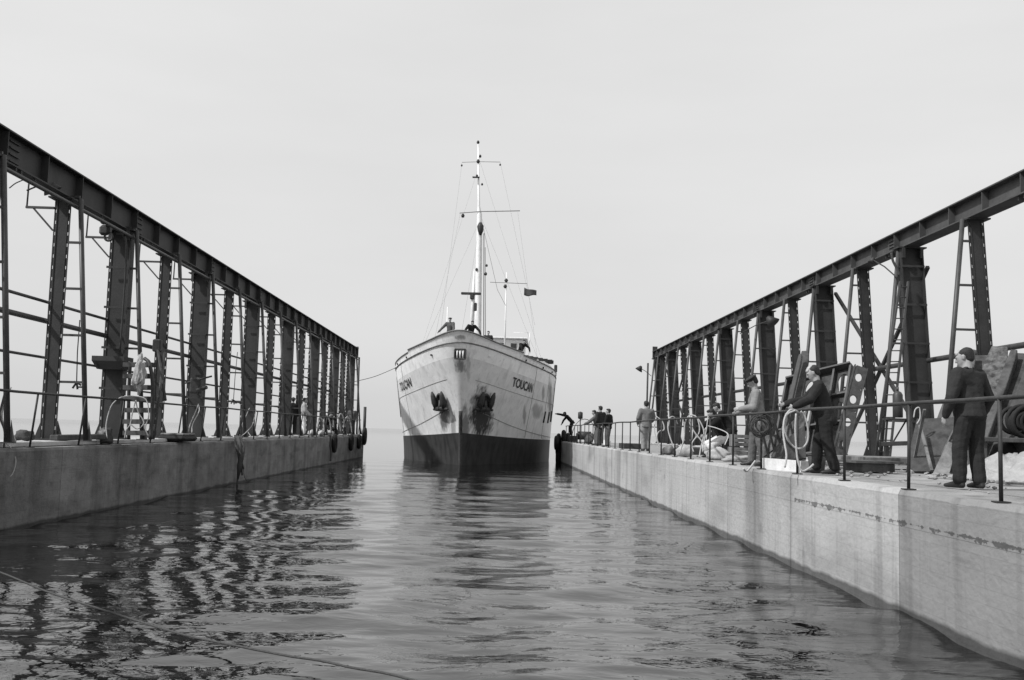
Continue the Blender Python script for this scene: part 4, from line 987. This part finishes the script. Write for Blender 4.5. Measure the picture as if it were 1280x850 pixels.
gc = tag(mesh_obj('gas_cylinder', bm, M['pipe'], None, True), 'small grey gas cylinder standing on a shelf beside the ladder', 'gas cylinder')
bm = bmesh.new(); p = at(1122, 523, 23.4)
box(bm, p + Vector((0, 0, -.02)), (.62, .34, .04)); beam(bm, p + Vector((-.25, 0, -.04)), p + Vector((-.34, 0, -1.04)), .04, .04, (0, 1, 0)); beam(bm, p + Vector((.25, 0, -.04)), p + Vector((.30, 0, -1.04)), .04, .04, (0, 1, 0)); beam(bm, p + Vector((.2, 0, -.04)), p + Vector((-.32, 0, -.9)), .03, .03, (0, 1, 0))
tag(mesh_obj('shelf_stand', bm, M['iron']), 'thin dark metal stand holding the gas cylinder', 'stand')
# low timber platform, plates and bench
def lumpy(name, c, s, m, label, cat, seed=0, amp=.25, sub=3, group=None, flat=True):
    bm = bmesh.new(); bmesh.ops.create_icosphere(bm, subdivisions=sub, radius=1)
    for v in bm.verts:
        d = 1 + amp * noise.noise(v.co * 1.7 + Vector((seed, 0, 0))) + amp * .5 * noise.noise(v.co * 4 + Vector((seed, 0, 0)))
        v.co = Vector((v.co.x * s[0] * d, v.co.y * s[1] * d, max(v.co.z, -.55 if flat else -9) * s[2] * d))
    zmin = min(v.co.z for v in bm.verts)
    o = mesh_obj(name, bm, m, None, True, (c[0], c[1], c[2] - zmin if flat else c[2])); return tag(o, label, cat, group)
bm = bmesh.new(); box(bm, (8.6, 20.8, DZ + .20), (2.6, 1.6, .12), Matrix.Rotation(.15, 3, 'Z'), 0, .01); tag(mesh_obj('timber_pallet', bm, M['wood']), 'low flat timber platform lying behind the railing near the ladder', 'platform')
for k, (x, y) in enumerate(((7.7, 20.2), (9.5, 20.7))):
    bm = bmesh.new(); box(bm, (x, y, DZ + .075), (.25, .9, .13), Matrix.Rotation(.15, 3, 'Z'), 0, .01); tag(mesh_obj('timber_bearer', bm, M['wood_dark']), ('left' if k == 0 else 'right') + ' dark bearer under the low timber platform', 'timber', 'bearers under the platform')
bm = bmesh.new(); box(bm, (6.95, 18.2, DZ + .10), (.62, .7, .16), Matrix.Rotation(.1, 3, 'Z'), 0, .01); box(bm, (6.95, 18.2, DZ + .2), (.9, .8, .04), Matrix.Rotation(.1, 3, 'Z')); tag(mesh_obj('timber_block', bm, M['wood_dark']), 'dark timber block under a board between the second and third near railing posts', 'timber block')
bm = bmesh.new(); beam(bm, (8.9, 22.6, DZ + .52), (9.8, 22.2, DZ + .58), .12, .10, None, 0, .01)
for x, y in ((9.0, 22.55), (9.7, 22.25)): box(bm, (x, y, DZ + .25), (.08, .08, .5))
tag(mesh_obj('trestle', bm, M['iron']), 'small dark trestle bar beside the foot of the slim gantry column', 'trestle')
# gravel/sand heap at the right edge
bm = bmesh.new(); n = 60; g = []
for i in range(n + 1):
    r_ = []
    for j in range(n + 1):
        u, v = i / n * 2 - 1, j / n * 2 - 1; h_ = max(0, 1 - (u * u + v * v)) ** .8
        e = noise.noise(Vector((u * 3, v * 3, 1))) * .35 + noise.noise(Vector((u * 9, v * 9, 4))) * .26 + noise.noise(Vector((u * 24, v * 24, 4))) * .16
        r_.append(bm.verts.new((9.4 + u * 1.75, 16.2 + v * 1.6, DZ - .02 + h_ * (.46 + e * .8))))
    g.append(r_)
for i in range(n):
    for j in range(n): bm.faces.new((g[i][j], g[i + 1][j], g[i + 1][j + 1], g[i][j + 1]))
tag(mesh_obj('sand_heap', bm, M['sand'], None, True), 'pale heap of sand behind the nearest railing post', 'sand heap')
# coil of black hose on a trestle at the picture edge
bt = empty('work_trestle', (9.3, 17.3, DZ), 'dark trestle behind the sand heap at the right edge', 'trestle'); mi = Matrix.Translation(-Vector(bt.location))
bm = bmesh.new(); bbox(bm, 8.3, 10.4, 17.0, 17.6, DZ + .62, DZ + .70, 0, .01); o = mesh_obj('top_board', bm, M['wood_dark'], bt); o.matrix_parent_inverse = mi
for x in (8.5, 9.3, 10.2):
    bm = bmesh.new(); bbox(bm, x - .05, x + .05, 17.05, 17.55, DZ + .01, DZ + .62); o = mesh_obj('leg', bm, M['wood_dark'], bt); o.matrix_parent_inverse = mi
bm = bmesh.new()
for k in range(9):
    c = Vector((9.33 + .08 * math.sin(k * 2.1), 17.3 + .05 * math.cos(k * 1.7), DZ + .98 + .03 * math.sin(k * 3.3)))
    torus_bm(bm, c + Vector((0, (k - 4) * .05, 0)), (.27, .20, .13, .24, .09, .17, .26, .11, .22)[k], .038, 'Y', 26, 7)
tag(mesh_obj('hose_coil', bm, M['rubber'], None, True), 'black coiled hose standing on the dark trestle at the right edge', 'hose coil')
# white sled with gangway
sl = empty('white_trough', (5.55, 17.6, DZ), 'low white wooden trough lying behind the rail left of the man with the cable', 'trough'); mi = Matrix.Translation(-Vector(sl.location))
a = at(946, 581, 18.0) + Vector((.22, .5, 0)); b = at(993, 585, 16.9) + Vector((.22, .5, 0)); up_ = Vector((0, 0, .22))
bm = bmesh.new(); beam(bm, a + Vector((0, 0, .0)), b + Vector((0, 0, .0)), .05, .24); o = mesh_obj('side_board', bm, M['white2'], sl); o.matrix_parent_inverse = mi
off = Vector((.55, .35, 0)); bm = bmesh.new(); beam(bm, a + off, b + off, .05, .24); o = mesh_obj('side_board', bm, M['white2'], sl); o.matrix_parent_inverse = mi
for p in (a, b): 
    bm = bmesh.new(); beam(bm, p + off * .05, p + off * .95, .05, .22); o = mesh_obj('end_board', bm, M['white2'], sl); o.matrix_parent_inverse = mi
bm = bmesh.new(); beam(bm, a + off * .5 - Vector((0, 0, .1)), b + off * .5 - Vector((0, 0, .1)), .5, .03, (0, 0, 1)); o = mesh_obj('floor_board', bm, M['wood'], sl); o.matrix_parent_inverse = mi
gw = empty('gangway', at(955, 566, 18.6), 'sloping pale gangway with dark cross bars rising behind the white trough', 'gangway'); mi = Matrix.Translation(-Vector(gw.location))
A0, A1 = at(952, 568, 18.8), at(1008, 525, 18.4); W_ = Vector((.12, .1, .42))
o = quad_slab('deck_board', [A0 - W_ * .3, A1 - W_ * .3, A1 + W_ * .4, A0 + W_ * .4], .05, M['plank_light'], None, None, gw); o.matrix_parent_inverse = mi
for k in range(5):
    u = .12 + .14 * k; p = A0.lerp(A1, u); bm = bmesh.new(); beam(bm, p + Vector((.06, -.10, -.36)), p + Vector((-.14, -.12, .42)), .035, .035); o = mesh_obj('cross_bar', bm, M['iron'], gw); o.matrix_parent_inverse = mi
o = quad_slab('support', [A0.lerp(A1, .3) - W_ * .9, A1 - Vector((0, 0, .75)), A1 - W_ * .4, A0.lerp(A1, .35) - W_ * .35], .25, M['wood_dark'], None, None, gw); o.matrix_parent_inverse = mi
bm = bmesh.new(); c = Vector((5.62, 17.1, DZ + .015)); tube(bm, [c, c + Vector((0, 0, .30))], [.12, .16], 16); torus_bm(bm, c + Vector((0, 0, .30)), .16, .012, 'Z', 20, 6)
tag(mesh_obj('bucket', bm, M['pipe'], None, True), 'grey metal bucket at the feet of the man with the cable', 'bucket')
# crates near the crouching men
for k, (x, y, z, lb) in enumerate(((6.75, 26.0, 0, 'lower slatted wooden crate left of the man in the beret'), (6.8, 26.05, .33, 'upper slatted wooden crate on top of another left of the man in the beret'))):
    cr = empty('crate', (x, y, DZ + .015 + z), lb, 'crate', 'crates stacked on the right quay')
    for s in (-1, 1):
        for i in range(3): bm = bmesh.new(); box(bm, (0, s * .3, .055 + i * .105), (.95, .025, .085)); mesh_obj('slat', bm, M['wood'], cr)
        bm = bmesh.new(); box(bm, (s * .46, 0, .16), (.03, .57, .31)); mesh_obj('end_board', bm, M['wood'], cr)
# pale lumps, sacks and fittings along the rail
sacks = [((5.45, 27.8), (.24, .22, .2), 'sackc', 'white crumpled sack at the right rail under the hose loops'), ((5.75, 25.2), (.34, .28, .17), 'sackc', 'pale sack lying in front of the crouching man in white trousers'),
         ((5.5, 30.3), (.3, .25, .18), 'wood', 'pale lumpy bundle by the right rail farthest from the crouching men'), ((5.9, 23.6), (.4, .25, .10), 'sand', 'low pale lump lying at the rail right of the hose loops'),
         ((5.5, 51.5), (.22, .22, .2), 'white2', 'white bundle beside the far railing left of the man in grey coat'), ((5.4, 46.2), (.2, .2, .22), 'white2', 'small white bundle behind the feet of the tall man'), ((5.55, 55), (.35, .4, .35), 'rust', 'dark bundle on the far right quay')]
for k, ((x, y), s, m, lb) in enumerate(sacks): lumpy('sack', (x, y, DZ), s, M[m], lb, 'sack', k * 3.1, .35, group='sacks and bundles on the right quay')
# low dark pallets/rails on the far right deck
for k, (x, y, l, lb) in enumerate(((5.7, 41.5, 1.6, 'low dark skid beam between the far men and the man in grey shirt'), (6.6, 33.0, 3.0, 'low dark skid beam behind the man in grey shirt'), (5.9, 58.0, 1.4, 'low dark skid beam near the end of the right quay'))):
    bm = bmesh.new(); bbox(bm, x - .25, x + .5, y - l / 2, y + l / 2, DZ + .01, DZ + .22, 0, .02); tag(mesh_obj('skid_beam', bm, M['iron']), lb, 'skid beam', 'skid beams on the right quay')
bm = bmesh.new(); bbox(bm, 5.2, 5.75, 66.5, 67.4, DZ + .01, DZ + .41, 0, .03); tag(mesh_obj('mooring_block', bm, M['iron']), 'dark block under the man bending out at the right quay corner', 'mooring block')
# little winch with hoop on the far right quay
wn = empty('hand_winch', (5.7, 60.5, DZ), 'small dark winch with a pale hoop on the far right quay', 'winch')
bm = bmesh.new(); tube(bm, [(.75 * math.cos(a), 0, 0.3 + 1.15 * math.sin(a)) for a in [math.pi * k / 16 for k in range(17)]], .02, 6); mesh_obj('hoop', bm, M['pipe'], wn, True)
bm = bmesh.new(); tube(bm, [(-.4, 0, .45), (.4, 0, .45)], .25, 16); mesh_obj('drum', bm, M['iron'], wn, False)
for s in (-1, 1): bm = bmesh.new(); box(bm, (s * .45, 0, .3), (.06, .6, .58)); mesh_obj('side_frame', bm, M['iron'], wn)
bm = bmesh.new(); c = Vector((5.25, 58.5, DZ)); tube(bm, [c + Vector((0, 0, .01)), c + Vector((0, 0, 1.4)), c + Vector((0, 0, 1.45)), c + Vector((0, 0, 1.8)), c + Vector((0, 0, 1.85))], [.03, .03, .14, .14, .03], 10); tag(mesh_obj('signal_lamp', bm, M['iron'], None, True), 'dark signal lamp on a thin post by the far right railing', 'signal lamp')

# hoses and ropes hung over the right railing
GH = 'pale hoses looped over the right railing'
def loop_rope(px_pts, d0, d1, label, r=.018, m='rope', group=GH, cat='hose'):
    n = len(px_pts); return rope('hose', [at(p[0], p[1], d0 + (d1 - d0) * i / (n - 1)) for i, p in enumerate(px_pts)], r, M[m], label, cat, group)
loop_rope([(820, 522), (818, 536), (820, 548), (826, 560), (832, 564)], 31.2, 30.9, 'thin pale hose hanging straight down at the far end of the hose loops')
loop_rope([(820, 520), (828, 527), (830, 537), (824, 539), (821, 546), (824, 558)], 31.3, 31.0, 'short pale hose curling right of the far straight hose')
loop_rope([(847, 530), (842, 521), (836, 524), (835, 536), (838, 548), (843, 560), (848, 566)], 28.4, 28.0, 'pale hose arching once over the rail between the straight hose and the big loops')
loop_rope([(849, 568), (855, 548), (856, 530), (860, 521), (866, 519), (872, 524), (874, 540), (865, 554), (867, 565)], 26.0, 25.7, 'pale hose in a tall narrow loop left of the crouching man')
loop_rope([(862, 520), (862, 528), (868, 540), (876, 550), (880, 556)], 25.4, 25.2, 'pale hose crossing down to the right inside the tall loops')
loop_rope([(868, 519), (875, 527), (880, 541), (876, 560), (874, 572)], 25.2, 25.0, 'pale hose falling from the rail to the sack in front of the crouching man')
loop_rope([(885, 520), (883, 536), (880, 552), (878, 565)], 22.6, 22.4, 'thin pale line hanging beside the railing post at the crouching man', .012)
loop_rope([(884, 532), (898, 536), (910, 543), (906, 556)], 22.6, 21.6, 'thin pale line stretched across the crouching man to the crates', .012)
CG = 'pale cable loops held by the man at the rail'
loop_rope([(1000, 516), (989, 512), (981, 522), (979, 540), (981, 556), (983, 570), (981, 584)], 16.1, 15.7, 'pale cable falling outermost left from the hand of the leaning man', .016, group=CG, cat='cable')
loop_rope([(994, 513), (984, 518), (980, 530), (984, 548), (993, 559), (1002, 560), (1009, 552), (1010, 538), (1006, 520), (1001, 514)], 16.0, 15.9, 'closed loop of pale cable hanging below the hands of the leaning man', .016, group=CG, cat='cable')
loop_rope([(995, 517), (994, 535), (995, 556), (997, 575), (1002, 588), (1010, 586), (1017, 580)], 15.9, 15.8, 'pale cable falling straight down to the bucket from the hands of the leaning man', .016, group=CG, cat='cable')
loop_rope([(944, 576), (938, 584), (933, 589), (929, 586)], 18.6, 18.4, 'short pale rope end lying at the feet of the man in the beret', .018, group=None, cat='rope')
loop_rope([(1142, 522), (1144, 512), (1149, 510), (1150, 522), (1146, 530)], 19.0, 19.0, 'small pale rope loop hanging on the rusty plate', .014, group=None, cat='rope')
# tangle of dark wire hung on the rail beside the beret man
bm = bmesh.new(); rr_ = random.Random(3)
for k in range(7):
    c = at(951 + rr_.uniform(-3, 6), 528 + rr_.uniform(-4, 8), 18.1 + k * .03); torus_bm(bm, c, rr_.uniform(.12, .2), .012, 'Y', 18, 5)
tag(mesh_obj('wire_coil', bm, M['rope_dark'], None, True), 'tangled dark wire coil hung on the rail between the two men', 'wire coil')

# lamps on the right gantry
def lamp(base, tip, label, hd=(0, 0, -1), sz=.16):
    root = empty('floodlight', base, label, 'floodlight', 'floodlights on the gantries'); mi = Matrix.Translation(-Vector(root.location))
    bm = bmesh.new(); tube(bm, [base, Vector(base).lerp(Vector(tip), .5) + Vector((0, 0, .05)), tip], .018, 6); o = mesh_obj('lamp_arm', bm, M['iron'], root, True); o.matrix_parent_inverse = mi
    h = Vector(hd).normalized(); t = Vector(tip); bm = bmesh.new(); tube(bm, [t - h * sz * .6, t - h * sz * .3, t + h * sz * .7], [sz * .25, sz * .45, sz * 1.0], 14); o = mesh_obj('lamp_shade', bm, M['iron'], root, False); o.matrix_parent_inverse = mi
lamp(at(814, 470, 66.5), at(800, 460, 66.0), 'small cone lamp on a thin arm at the far end of the right gantry', (-.5, 0, -.8), .26)
lamp(at(925, 417, 40.0), at(963, 400, 38.5), 'flat floodlight on a long arm in the middle of the right gantry', (.3, -.2, -.4), .28)
lamp(at(1121, 347, 25.6), at(1091, 325, 27.4), 'lamp on an arm beside the wide gantry column on the right', (-.2, 0, -.6), .12)
lamp(at(34, 238, 20.6), at(62, 232, 21.2), 'floodlight under the left gantry girder beside the slim column', (.4, .2, -.7), .20)
loop_rope([(1114, 316), (1116, 326), (1121, 336), (1124, 344)], 25.4, 25.4, 'dark bent hose hanging under the right girder beside the wide column', .035, 'rope_dark', None, 'hose')
loop_rope([(12, 235), (22, 228), (40, 223), (57, 232)], 20.4, 21.2, 'thin dark cable drooping to the floodlight under the left girder', .012, 'rope_dark', None, 'cable')

# ------------------------------------------------------------------ things on the left quay
# hook block
hb_ = empty('hook_block', (-9.22, 25.1, 7.0), 'dark hook block with pulleys hanging under the left girder at the wide column', 'hook block'); mi = Matrix.Translation(-Vector(hb_.location))
bm = bmesh.new(); p = at(131, 272, 24.6); box(bm, p, (.16, .16, .34), None, 0, .03); box(bm, p + Vector((.02, 0, -.32)), (.26, .14, .26), None, 0, .06); o = mesh_obj('block_body', bm, M['iron'], hb_); o.matrix_parent_inverse = mi
bm = bmesh.new(); q = at(136, 296, 24.6); torus_bm(bm, q, .10, .03, 'Y', 18, 8); o = mesh_obj('hook', bm, M['iron'], hb_, True); o.matrix_parent_inverse = mi
bm = bmesh.new(); tube(bm, smooth_pts([at(146, 292, 24.8), at(155, 295, 24.8), at(158, 310, 24.8), at(156, 360, 24.9), at(150, 440, 24.95)]), .025, 6); o = mesh_obj('feed_pipe', bm, M['iron'], hb_, True); o.matrix_parent_inverse = mi
# flared collar on the wide column
bm = bmesh.new(); c = Vector((-9.53, 25.0, 3.45))
for z, wx, wy in (): pass
vs = []
for z, wx, wy in ((3.30, .30, .22), (3.50, .40, .32), (3.62, .40, .32)):
    vs.append([bm.verts.new((c.x + a * wx, 25.15 + b * wy, z)) for a, b in ((-1, -1), (1, -1), (1, 1), (-1, 1))])
for i in range(2):
    for k in range(4): bm.faces.new((vs[i][k], vs[i][(k + 1) % 4], vs[i + 1][(k + 1) % 4], vs[i + 1][k]))
bm.faces.new(vs[-1]); bm.faces.new(list(reversed(vs[0]))); finL('column_collar', bm, M['steel'])
bm = bmesh.new(); v = [bm.verts.new(at(x, y, 24.92)) for x, y in ((144, 508), (150, 509), (149, 524), (146, 524))]
# stair ladder beside the column
st = empty('stair_ladder', (-8.95, 24.0, DZ), 'short dark metal stair with wide treads standing beside the wide left column', 'stair'); mi = Matrix.Translation(-Vector(st.location))
for k in range(7):
    y = 456 + k * 14.2; a, b = at(159, y, 24.6), at(190, y, 23.6); bm = bmesh.new(); beam(bm, a, b, .22, .11, (0, 0, 1)); o = mesh_obj('tread', bm, M['iron'], st); o.matrix_parent_inverse = mi
for pts in ([at(181, 448, 23.6), at(187, 455, 23.5), at(191, 480, 23.4), at(190, 520, 23.4), at(188, 549, 23.3)], [at(163, 452, 24.8), at(161, 500, 24.8), at(161, 549, 24.7)]):
    bm = bmesh.new(); tube(bm, smooth_pts(pts), .045, 8); o = mesh_obj('side_rail', bm, M['iron'], st, True); o.matrix_parent_inverse = mi
lumpy('hanging_jacket', at(174, 468, 23.3), (.11, .08, .36), M['sackc'], 'pale jacket hung on the upper treads of the metal stair', 'jacket', 4, .75, 4, flat=False)
# hoist pole leaning by the next column
bm = bmesh.new(); tube(bm, [at(197, 435, 27.0), at(207, 500, 25.5)], .035, 8); tube(bm, [at(206, 440, 27), at(192, 548, 25)], .035, 8); box(bm, at(197, 432, 27), (.22, .2, .34), None, 0, .03)
tag(mesh_obj('hoist_pole', bm, M['iron'], None), 'dark hoist frame with crossed poles at the column right of the metal stair', 'hoist frame')
bm = bmesh.new(); c = at(245, 482, 30.9); box(bm, c, (.34, .3, .5), None, 0, .06); tube(bm, [c + Vector((.1, -.2, -.15)), c + Vector((.42, -.3, -.05))], .06, 8); tube(bm, [c + Vector((-.35, -.1, .05)), c + Vector((.5, -.1, .3))], .03, 6)
tag(mesh_obj('winch_motor', bm, M['iron']), 'dark winch motor fixed on the second wide column of the left gantry', 'winch motor')
# hanging hook lines
for pts, d, lb in (([(100, 400), (97, 440), (96, 478)], 22.0, 'thin dark line with a hook hanging between the first two columns'), ([(297, 440), (294, 470), (292, 500)], 34, 'thin dark line with a ring hanging by the third wide column')):
    root = empty('hanging_line', at(pts[0][0], pts[0][1], d), lb, 'hanging line', 'lines hanging in the left gantry'); mi = Matrix.Translation(-Vector(root.location))
    bm = bmesh.new(); tube(bm, [at(x, y, d) for x, y in pts], .012, 5); o = mesh_obj('line', bm, M['iron'], root); o.matrix_parent_inverse = mi
    e = at(pts[-1][0], pts[-1][1], d); bm = bmesh.new()
    for a, b in (((-.06, .02), (.0, -.02)), ((0, 0), (-.08, -.13)), ((0, 0), (.10, -.06)), ((0, 0), (.03, -.15)), ((.05, -.1), (.12, -.1))): beam(bm, e + Vector((a[0], 0, a[1])), e + Vector((b[0], 0, b[1])), .035, .03, (0, 1, 0))
    o = mesh_obj('hook', bm, M['iron'], root); o.matrix_parent_inverse = mi
# concrete block and timber beneath columns
bm = bmesh.new(); bbox(bm, -9.75, -8.86, 15.2, 18.1, DZ + .11, DZ + .30, 0, .02); tag(mesh_obj('concrete_block', bm, M['conc_edge']), 'flat pale concrete block at the left edge of the picture', 'concrete block')
bm = bmesh.new(); beam(bm, (-9.2, 21.3, DZ + .17), (-8.92, 23.2, DZ + .19), .2, .12, None, 0, .02); tag(mesh_obj('timber_offcut', bm, M['wood_dark']), 'dark timber offcut lying at the foot of the nearest slim column', 'timber')
lumpy('rope_pile', (-9.35, 20.3, DZ + .105), (.2, .18, .14), M['rope_dark'], 'dark round pile of rope behind the nearest left railing post', 'rope pile', 2, .3)
lumpy('canvas_bag', (-8.93, 23.4, DZ + .02), (.19, .16, .24), M['pipe'], 'grey canvas bag slumped at the rail under the metal stair', 'bag', 6, .3)
# rubber fender pad with a rope loop
bm = bmesh.new(); bbox(bm, -9.25, -8.5, 28.0, 29.3, DZ + .03, DZ + .20, 0, .07); fp = tag(mesh_obj('rubber_fender', bm, M['rubber']), 'flat black rubber fender pad lying on the left quay edge', 'fender')
bm = bmesh.new(); bbox(bm, -9.2, -8.55, 28.1, 29.2, DZ + .20, DZ + .26, 0, .02); mesh_obj('canvas_cover', bm, M['wood'], fp)
GL2 = 'pale ropes looped over the left railing'
def lrope(p, d0, d1, lb, r=.014, m='rope'): return loop_rope(p, d0, d1, lb, r, m, GL2, 'rope')
lrope([(248, 506), (244, 516), (238, 530), (235, 541)], 29.4, 28.8, 'left strand of pale rope running from the rail to the black fender pad')
lrope([(248, 505), (249, 514), (241, 530), (240, 541)], 29.3, 28.7, 'right strand of pale rope running from the rail to the black fender pad')
lrope([(134, 548), (133, 530), (139, 508), (149, 498), (156, 496)], 23.2, 23.6, 'pale rope arching from the rail down to the plinth left of the stair')
lrope([(156, 495), (176, 496), (184, 502), (186, 520), (182, 535), (187, 548)], 23.6, 23.4, 'pale rope arching over the right side of the metal stair')
lrope([(170, 500), (166, 515), (163, 530), (158, 538), (156, 548)], 23.5, 23.4, 'pale rope hanging from the rail to the canvas bag')
lrope([(170, 500), (173, 515), (180, 528), (172, 536), (163, 530)], 23.5, 23.4, 'pale rope curling in front of the stair treads')
lrope([(8, 484), (4, 500), (0, 520), (6, 540), (4, 572), (2, 598)], 18.9, 18.4, 'thick grey rope hanging from the rail over the quay at the left picture edge', .02, 'pipe')
lrope([(14, 484), (6, 500), (3, 525), (14, 540), (20, 552)], 18.9, 18.6, 'grey rope curling down beside the left edge concrete block', .016)
lrope([(6, 482), (8, 500), (11, 530), (8, 552), (14, 560), (20, 575), (16, 592), (6, 600)], 18.9, 18.3, 'thin pale rope looping down the quay face at the left picture edge', .009)
lrope([(312, 510), (306, 524), (303, 532), (310, 540), (314, 546)], 36.3, 36.0, 'pale rope curling below the rail right of the hanging dark fender rope')
lrope([(320, 512), (316, 530), (308, 540), (302, 545)], 36.3, 35.4, 'pale rope slanting down to the deck right of the third wide column')
for k, (x, y, h_) in enumerate(((400, 540, 18), (408, 541, 22), (420, 540, 22), (426, 541, 24), (434, 541, 20))):
    d = 8.9 * 1244 / (613 - x); lrope([(x - 4, y), (x - 3, y - h_ * .7), (x, y - h_), (x + 4, y - h_ * .7), (x + 6, y)], d, d + 1.2, ('first', 'second', 'third', 'fourth', 'fifth')[k] + ' hose arch from the left at the far end of the left quay', .03)
for k, (x, y, s) in enumerate(((-9.0, 50.8, .4), (-8.95, 53.5, .5), (-8.98, 56.0, .45))):
    lumpy('sack', (x, y, DZ + .10), (.22, s * 1.3, .16), M['sackc'], ('nearest', 'middle', 'farthest')[k] + ' of three pale sacks lying right of the man in white overalls', 'sack', k * 7 + 1, .35, group='sacks on the left quay')
# rope fender bundle hanging on the left wall
bm = bmesh.new(); d = 33.7
tube(bm, [at(292, 546, d + .2) + Vector((.15, 0, 0)), at(293, 556, d) + Vector((.2, 0, 0)), at(294, 570, d) + Vector((.2, 0, 0)), at(292, 582, d) + Vector((.2, 0, 0)), at(290, 599, d) + Vector((.2, 0, 0))], [.04, .05, .08, .09, .03], 10)
for k in range(8): tube(bm, smooth_pts([at(289 + k * 1.4, 545, d + .3) + Vector((.12, 0, 0)), at(288 + (k * 3 % 7) * 1.6, 560, d) + Vector((.2, 0, 0)), at(289 + (k * 5 % 8) * .9, 566 + (k * 7 % 8) * 4, d) + Vector((.25, 0, 0))], 4), .03, 6)
rf = tag(mesh_obj('rope_fender', bm, M['rope_dark'], None, True), 'black bundle of rope fender hanging down the middle of the left quay wall', 'rope fender')
bm = bmesh.new(); tube(bm, smooth_pts([at(290, 590, d) + Vector((.2, 0, 0)), at(289, 612, d) + Vector((.2, 0, 0)), at(288, 618, d) + Vector((.3, 0, 0))]), .03, 6); mesh_obj('rope_tail', bm, M['rope_dark'], rf, True)
bm = bmesh.new(); tube(bm, smooth_pts([at(297, 585, d) + Vector((.2, 0, 0)), at(302, 596, d) + Vector((.1, 0, 0)), at(304, 604, d) + Vector((.2, 0, 0))]), .012, 6); mesh_obj('rope_tail', bm, M['rope_dark'], rf, True)
# tyres hung along the quay faces
def tyre(x, y, z, lb, R1=.30, r=.11, ax='X', squash=1.0):
    bm = bmesh.new(); torus_bm(bm, (0, 0, 0), R1, r, ax, 28, 10); o = mesh_obj('tyre', bm, M['rubber'], None, True, (x, y, z)); o.scale = (1, 1, squash); return tag(o, lb, 'tyre', 'tyre fenders hung on the quay walls')
tyre(XL + .12, 55.2, 1.12, 'first tyre from the left hanging on the far left quay wall', .32, .12, 'X', 1.2)
tyre(XL + .12, 61.8, 1.10, 'second tyre from the left hanging on the far left quay wall', .32, .12, 'X', 1.2)
tyre(XL + .12, 65.5, 1.10, 'third tyre from the left hanging on the far left quay wall', .32, .12, 'X', 1.1)
tyre(XL + .10, 68.3, 1.45, 'tyre hanging at the outer corner of the left quay', .34, .14, 'X', 1.3)
lrope([(413, 543), (413, 556), (414, 566), (413, 576)], 54.3, 54.0, 'dark rope hanging down the far left quay wall beside the first tyre', .05, 'rope_dark')
bm = bmesh.new(); tube(bm, [(XL + .02, 68.75, 1.3), (XL - .0, 68.8, 3.45)], .10, 8); tag(mesh_obj('mooring_post', bm, M['iron'], None, True), 'dark leaning post at the outer end of the left quay', 'post')
for k, (x, y, z) in enumerate(((4.72, 69.2, .35), (4.70, 69.3, .95), (4.74, 69.2, 1.5), (5.05, 69.0 - .2, 1.75), (4.55, 68.6, 1.35), (5.35, 68.9, 1.55))):
    tyre(x, y, z, ('lowest', 'second lowest', 'third lowest', 'topmost', 'outermost left', 'rightmost')[k] + ' tyre of the dark cluster on the right quay corner', .30, .15, 'X', 1.15)
# mooring line from the ship to the left gantry
p0 = Vector((-6.95, 71.5, 6.35)); p1 = Vector((-9.2, 66.0, 5.0))
rope('mooring_line', [p0, p0.lerp(p1, .5) + Vector((0, 0, -.12)), p1], .02, M['rope_dark'], 'thin mooring line from the ship side to the end of the left gantry', 'mooring line')
# drifting cable in the foreground water
pts = [onz(x, y, .02) for x, y in ((-60, 712), (0, 732), (60, 746), (150, 776), (230, 801), (300, 816), (360, 828), (400, 834), (440, 843), (490, 852), (560, 872))]
for i, p in enumerate(pts): p.z = .075 + (0.10 if i < 2 else 0)
rope('floating_cable', pts, .011, M['rope_dark'], 'dark cable floating across the water in the lower left foreground', 'cable', n=8)

# loose rubble and boards scattered on the right quay deck
rr_ = random.Random(11); bm = bmesh.new()
for k in range(420):
    y = 10 + 28 * rr_.random() ** 1.3; x = 5.6 + rr_.random() * 4.8
    if k % 3 == 0: x, y = 8.4 + rr_.gauss(0, .8), 16.3 + rr_.gauss(0, 1.3)
    sz = rr_.uniform(.012, .05) * (1.5 if k % 9 == 0 else 1)
    r = bmesh.ops.create_icosphere(bm, subdivisions=1, radius=sz)
    for v in r['verts']: v.co = Vector((v.co.x * rr_.uniform(.7, 1.4), v.co.y * rr_.uniform(.7, 1.4), v.co.z * .6)) + Vector((x, y, DZ + .012 + sz * .3))
tag(mesh_obj('rubble', bm, M['deck']), 'small stones and crumbs of concrete strewn over the right quay deck', 'rubble', kind='stuff')
for k, (x, y, l, a, lb) in enumerate(((8.0, 14.2, 1.7, .3, 'thin weathered board lying flat behind the feet of the nearest man'), (7.6, 19.0, 1.9, -.5, 'weathered board lying in front of the low timber platform'),
        (8.9, 19.2, 1.5, .9, 'short weathered board lying at the foot of the rusty plate'), (7.0, 22.4, 2.2, .2, 'weathered board lying behind the man with the cable'), (7.9, 24.6, 1.8, -.9, 'weathered board lying beneath the frame panel'))):
    bm = bmesh.new(); box(bm, (0, 0, 0), (l, .19, .035), None, 0, .004); o = mesh_obj('loose_board', bm, M['wood'], None, False, (x, y, DZ + .03)); o.rotation_euler = (0, 0.012, a); tag(o, lb, 'board', 'loose boards on the right quay')
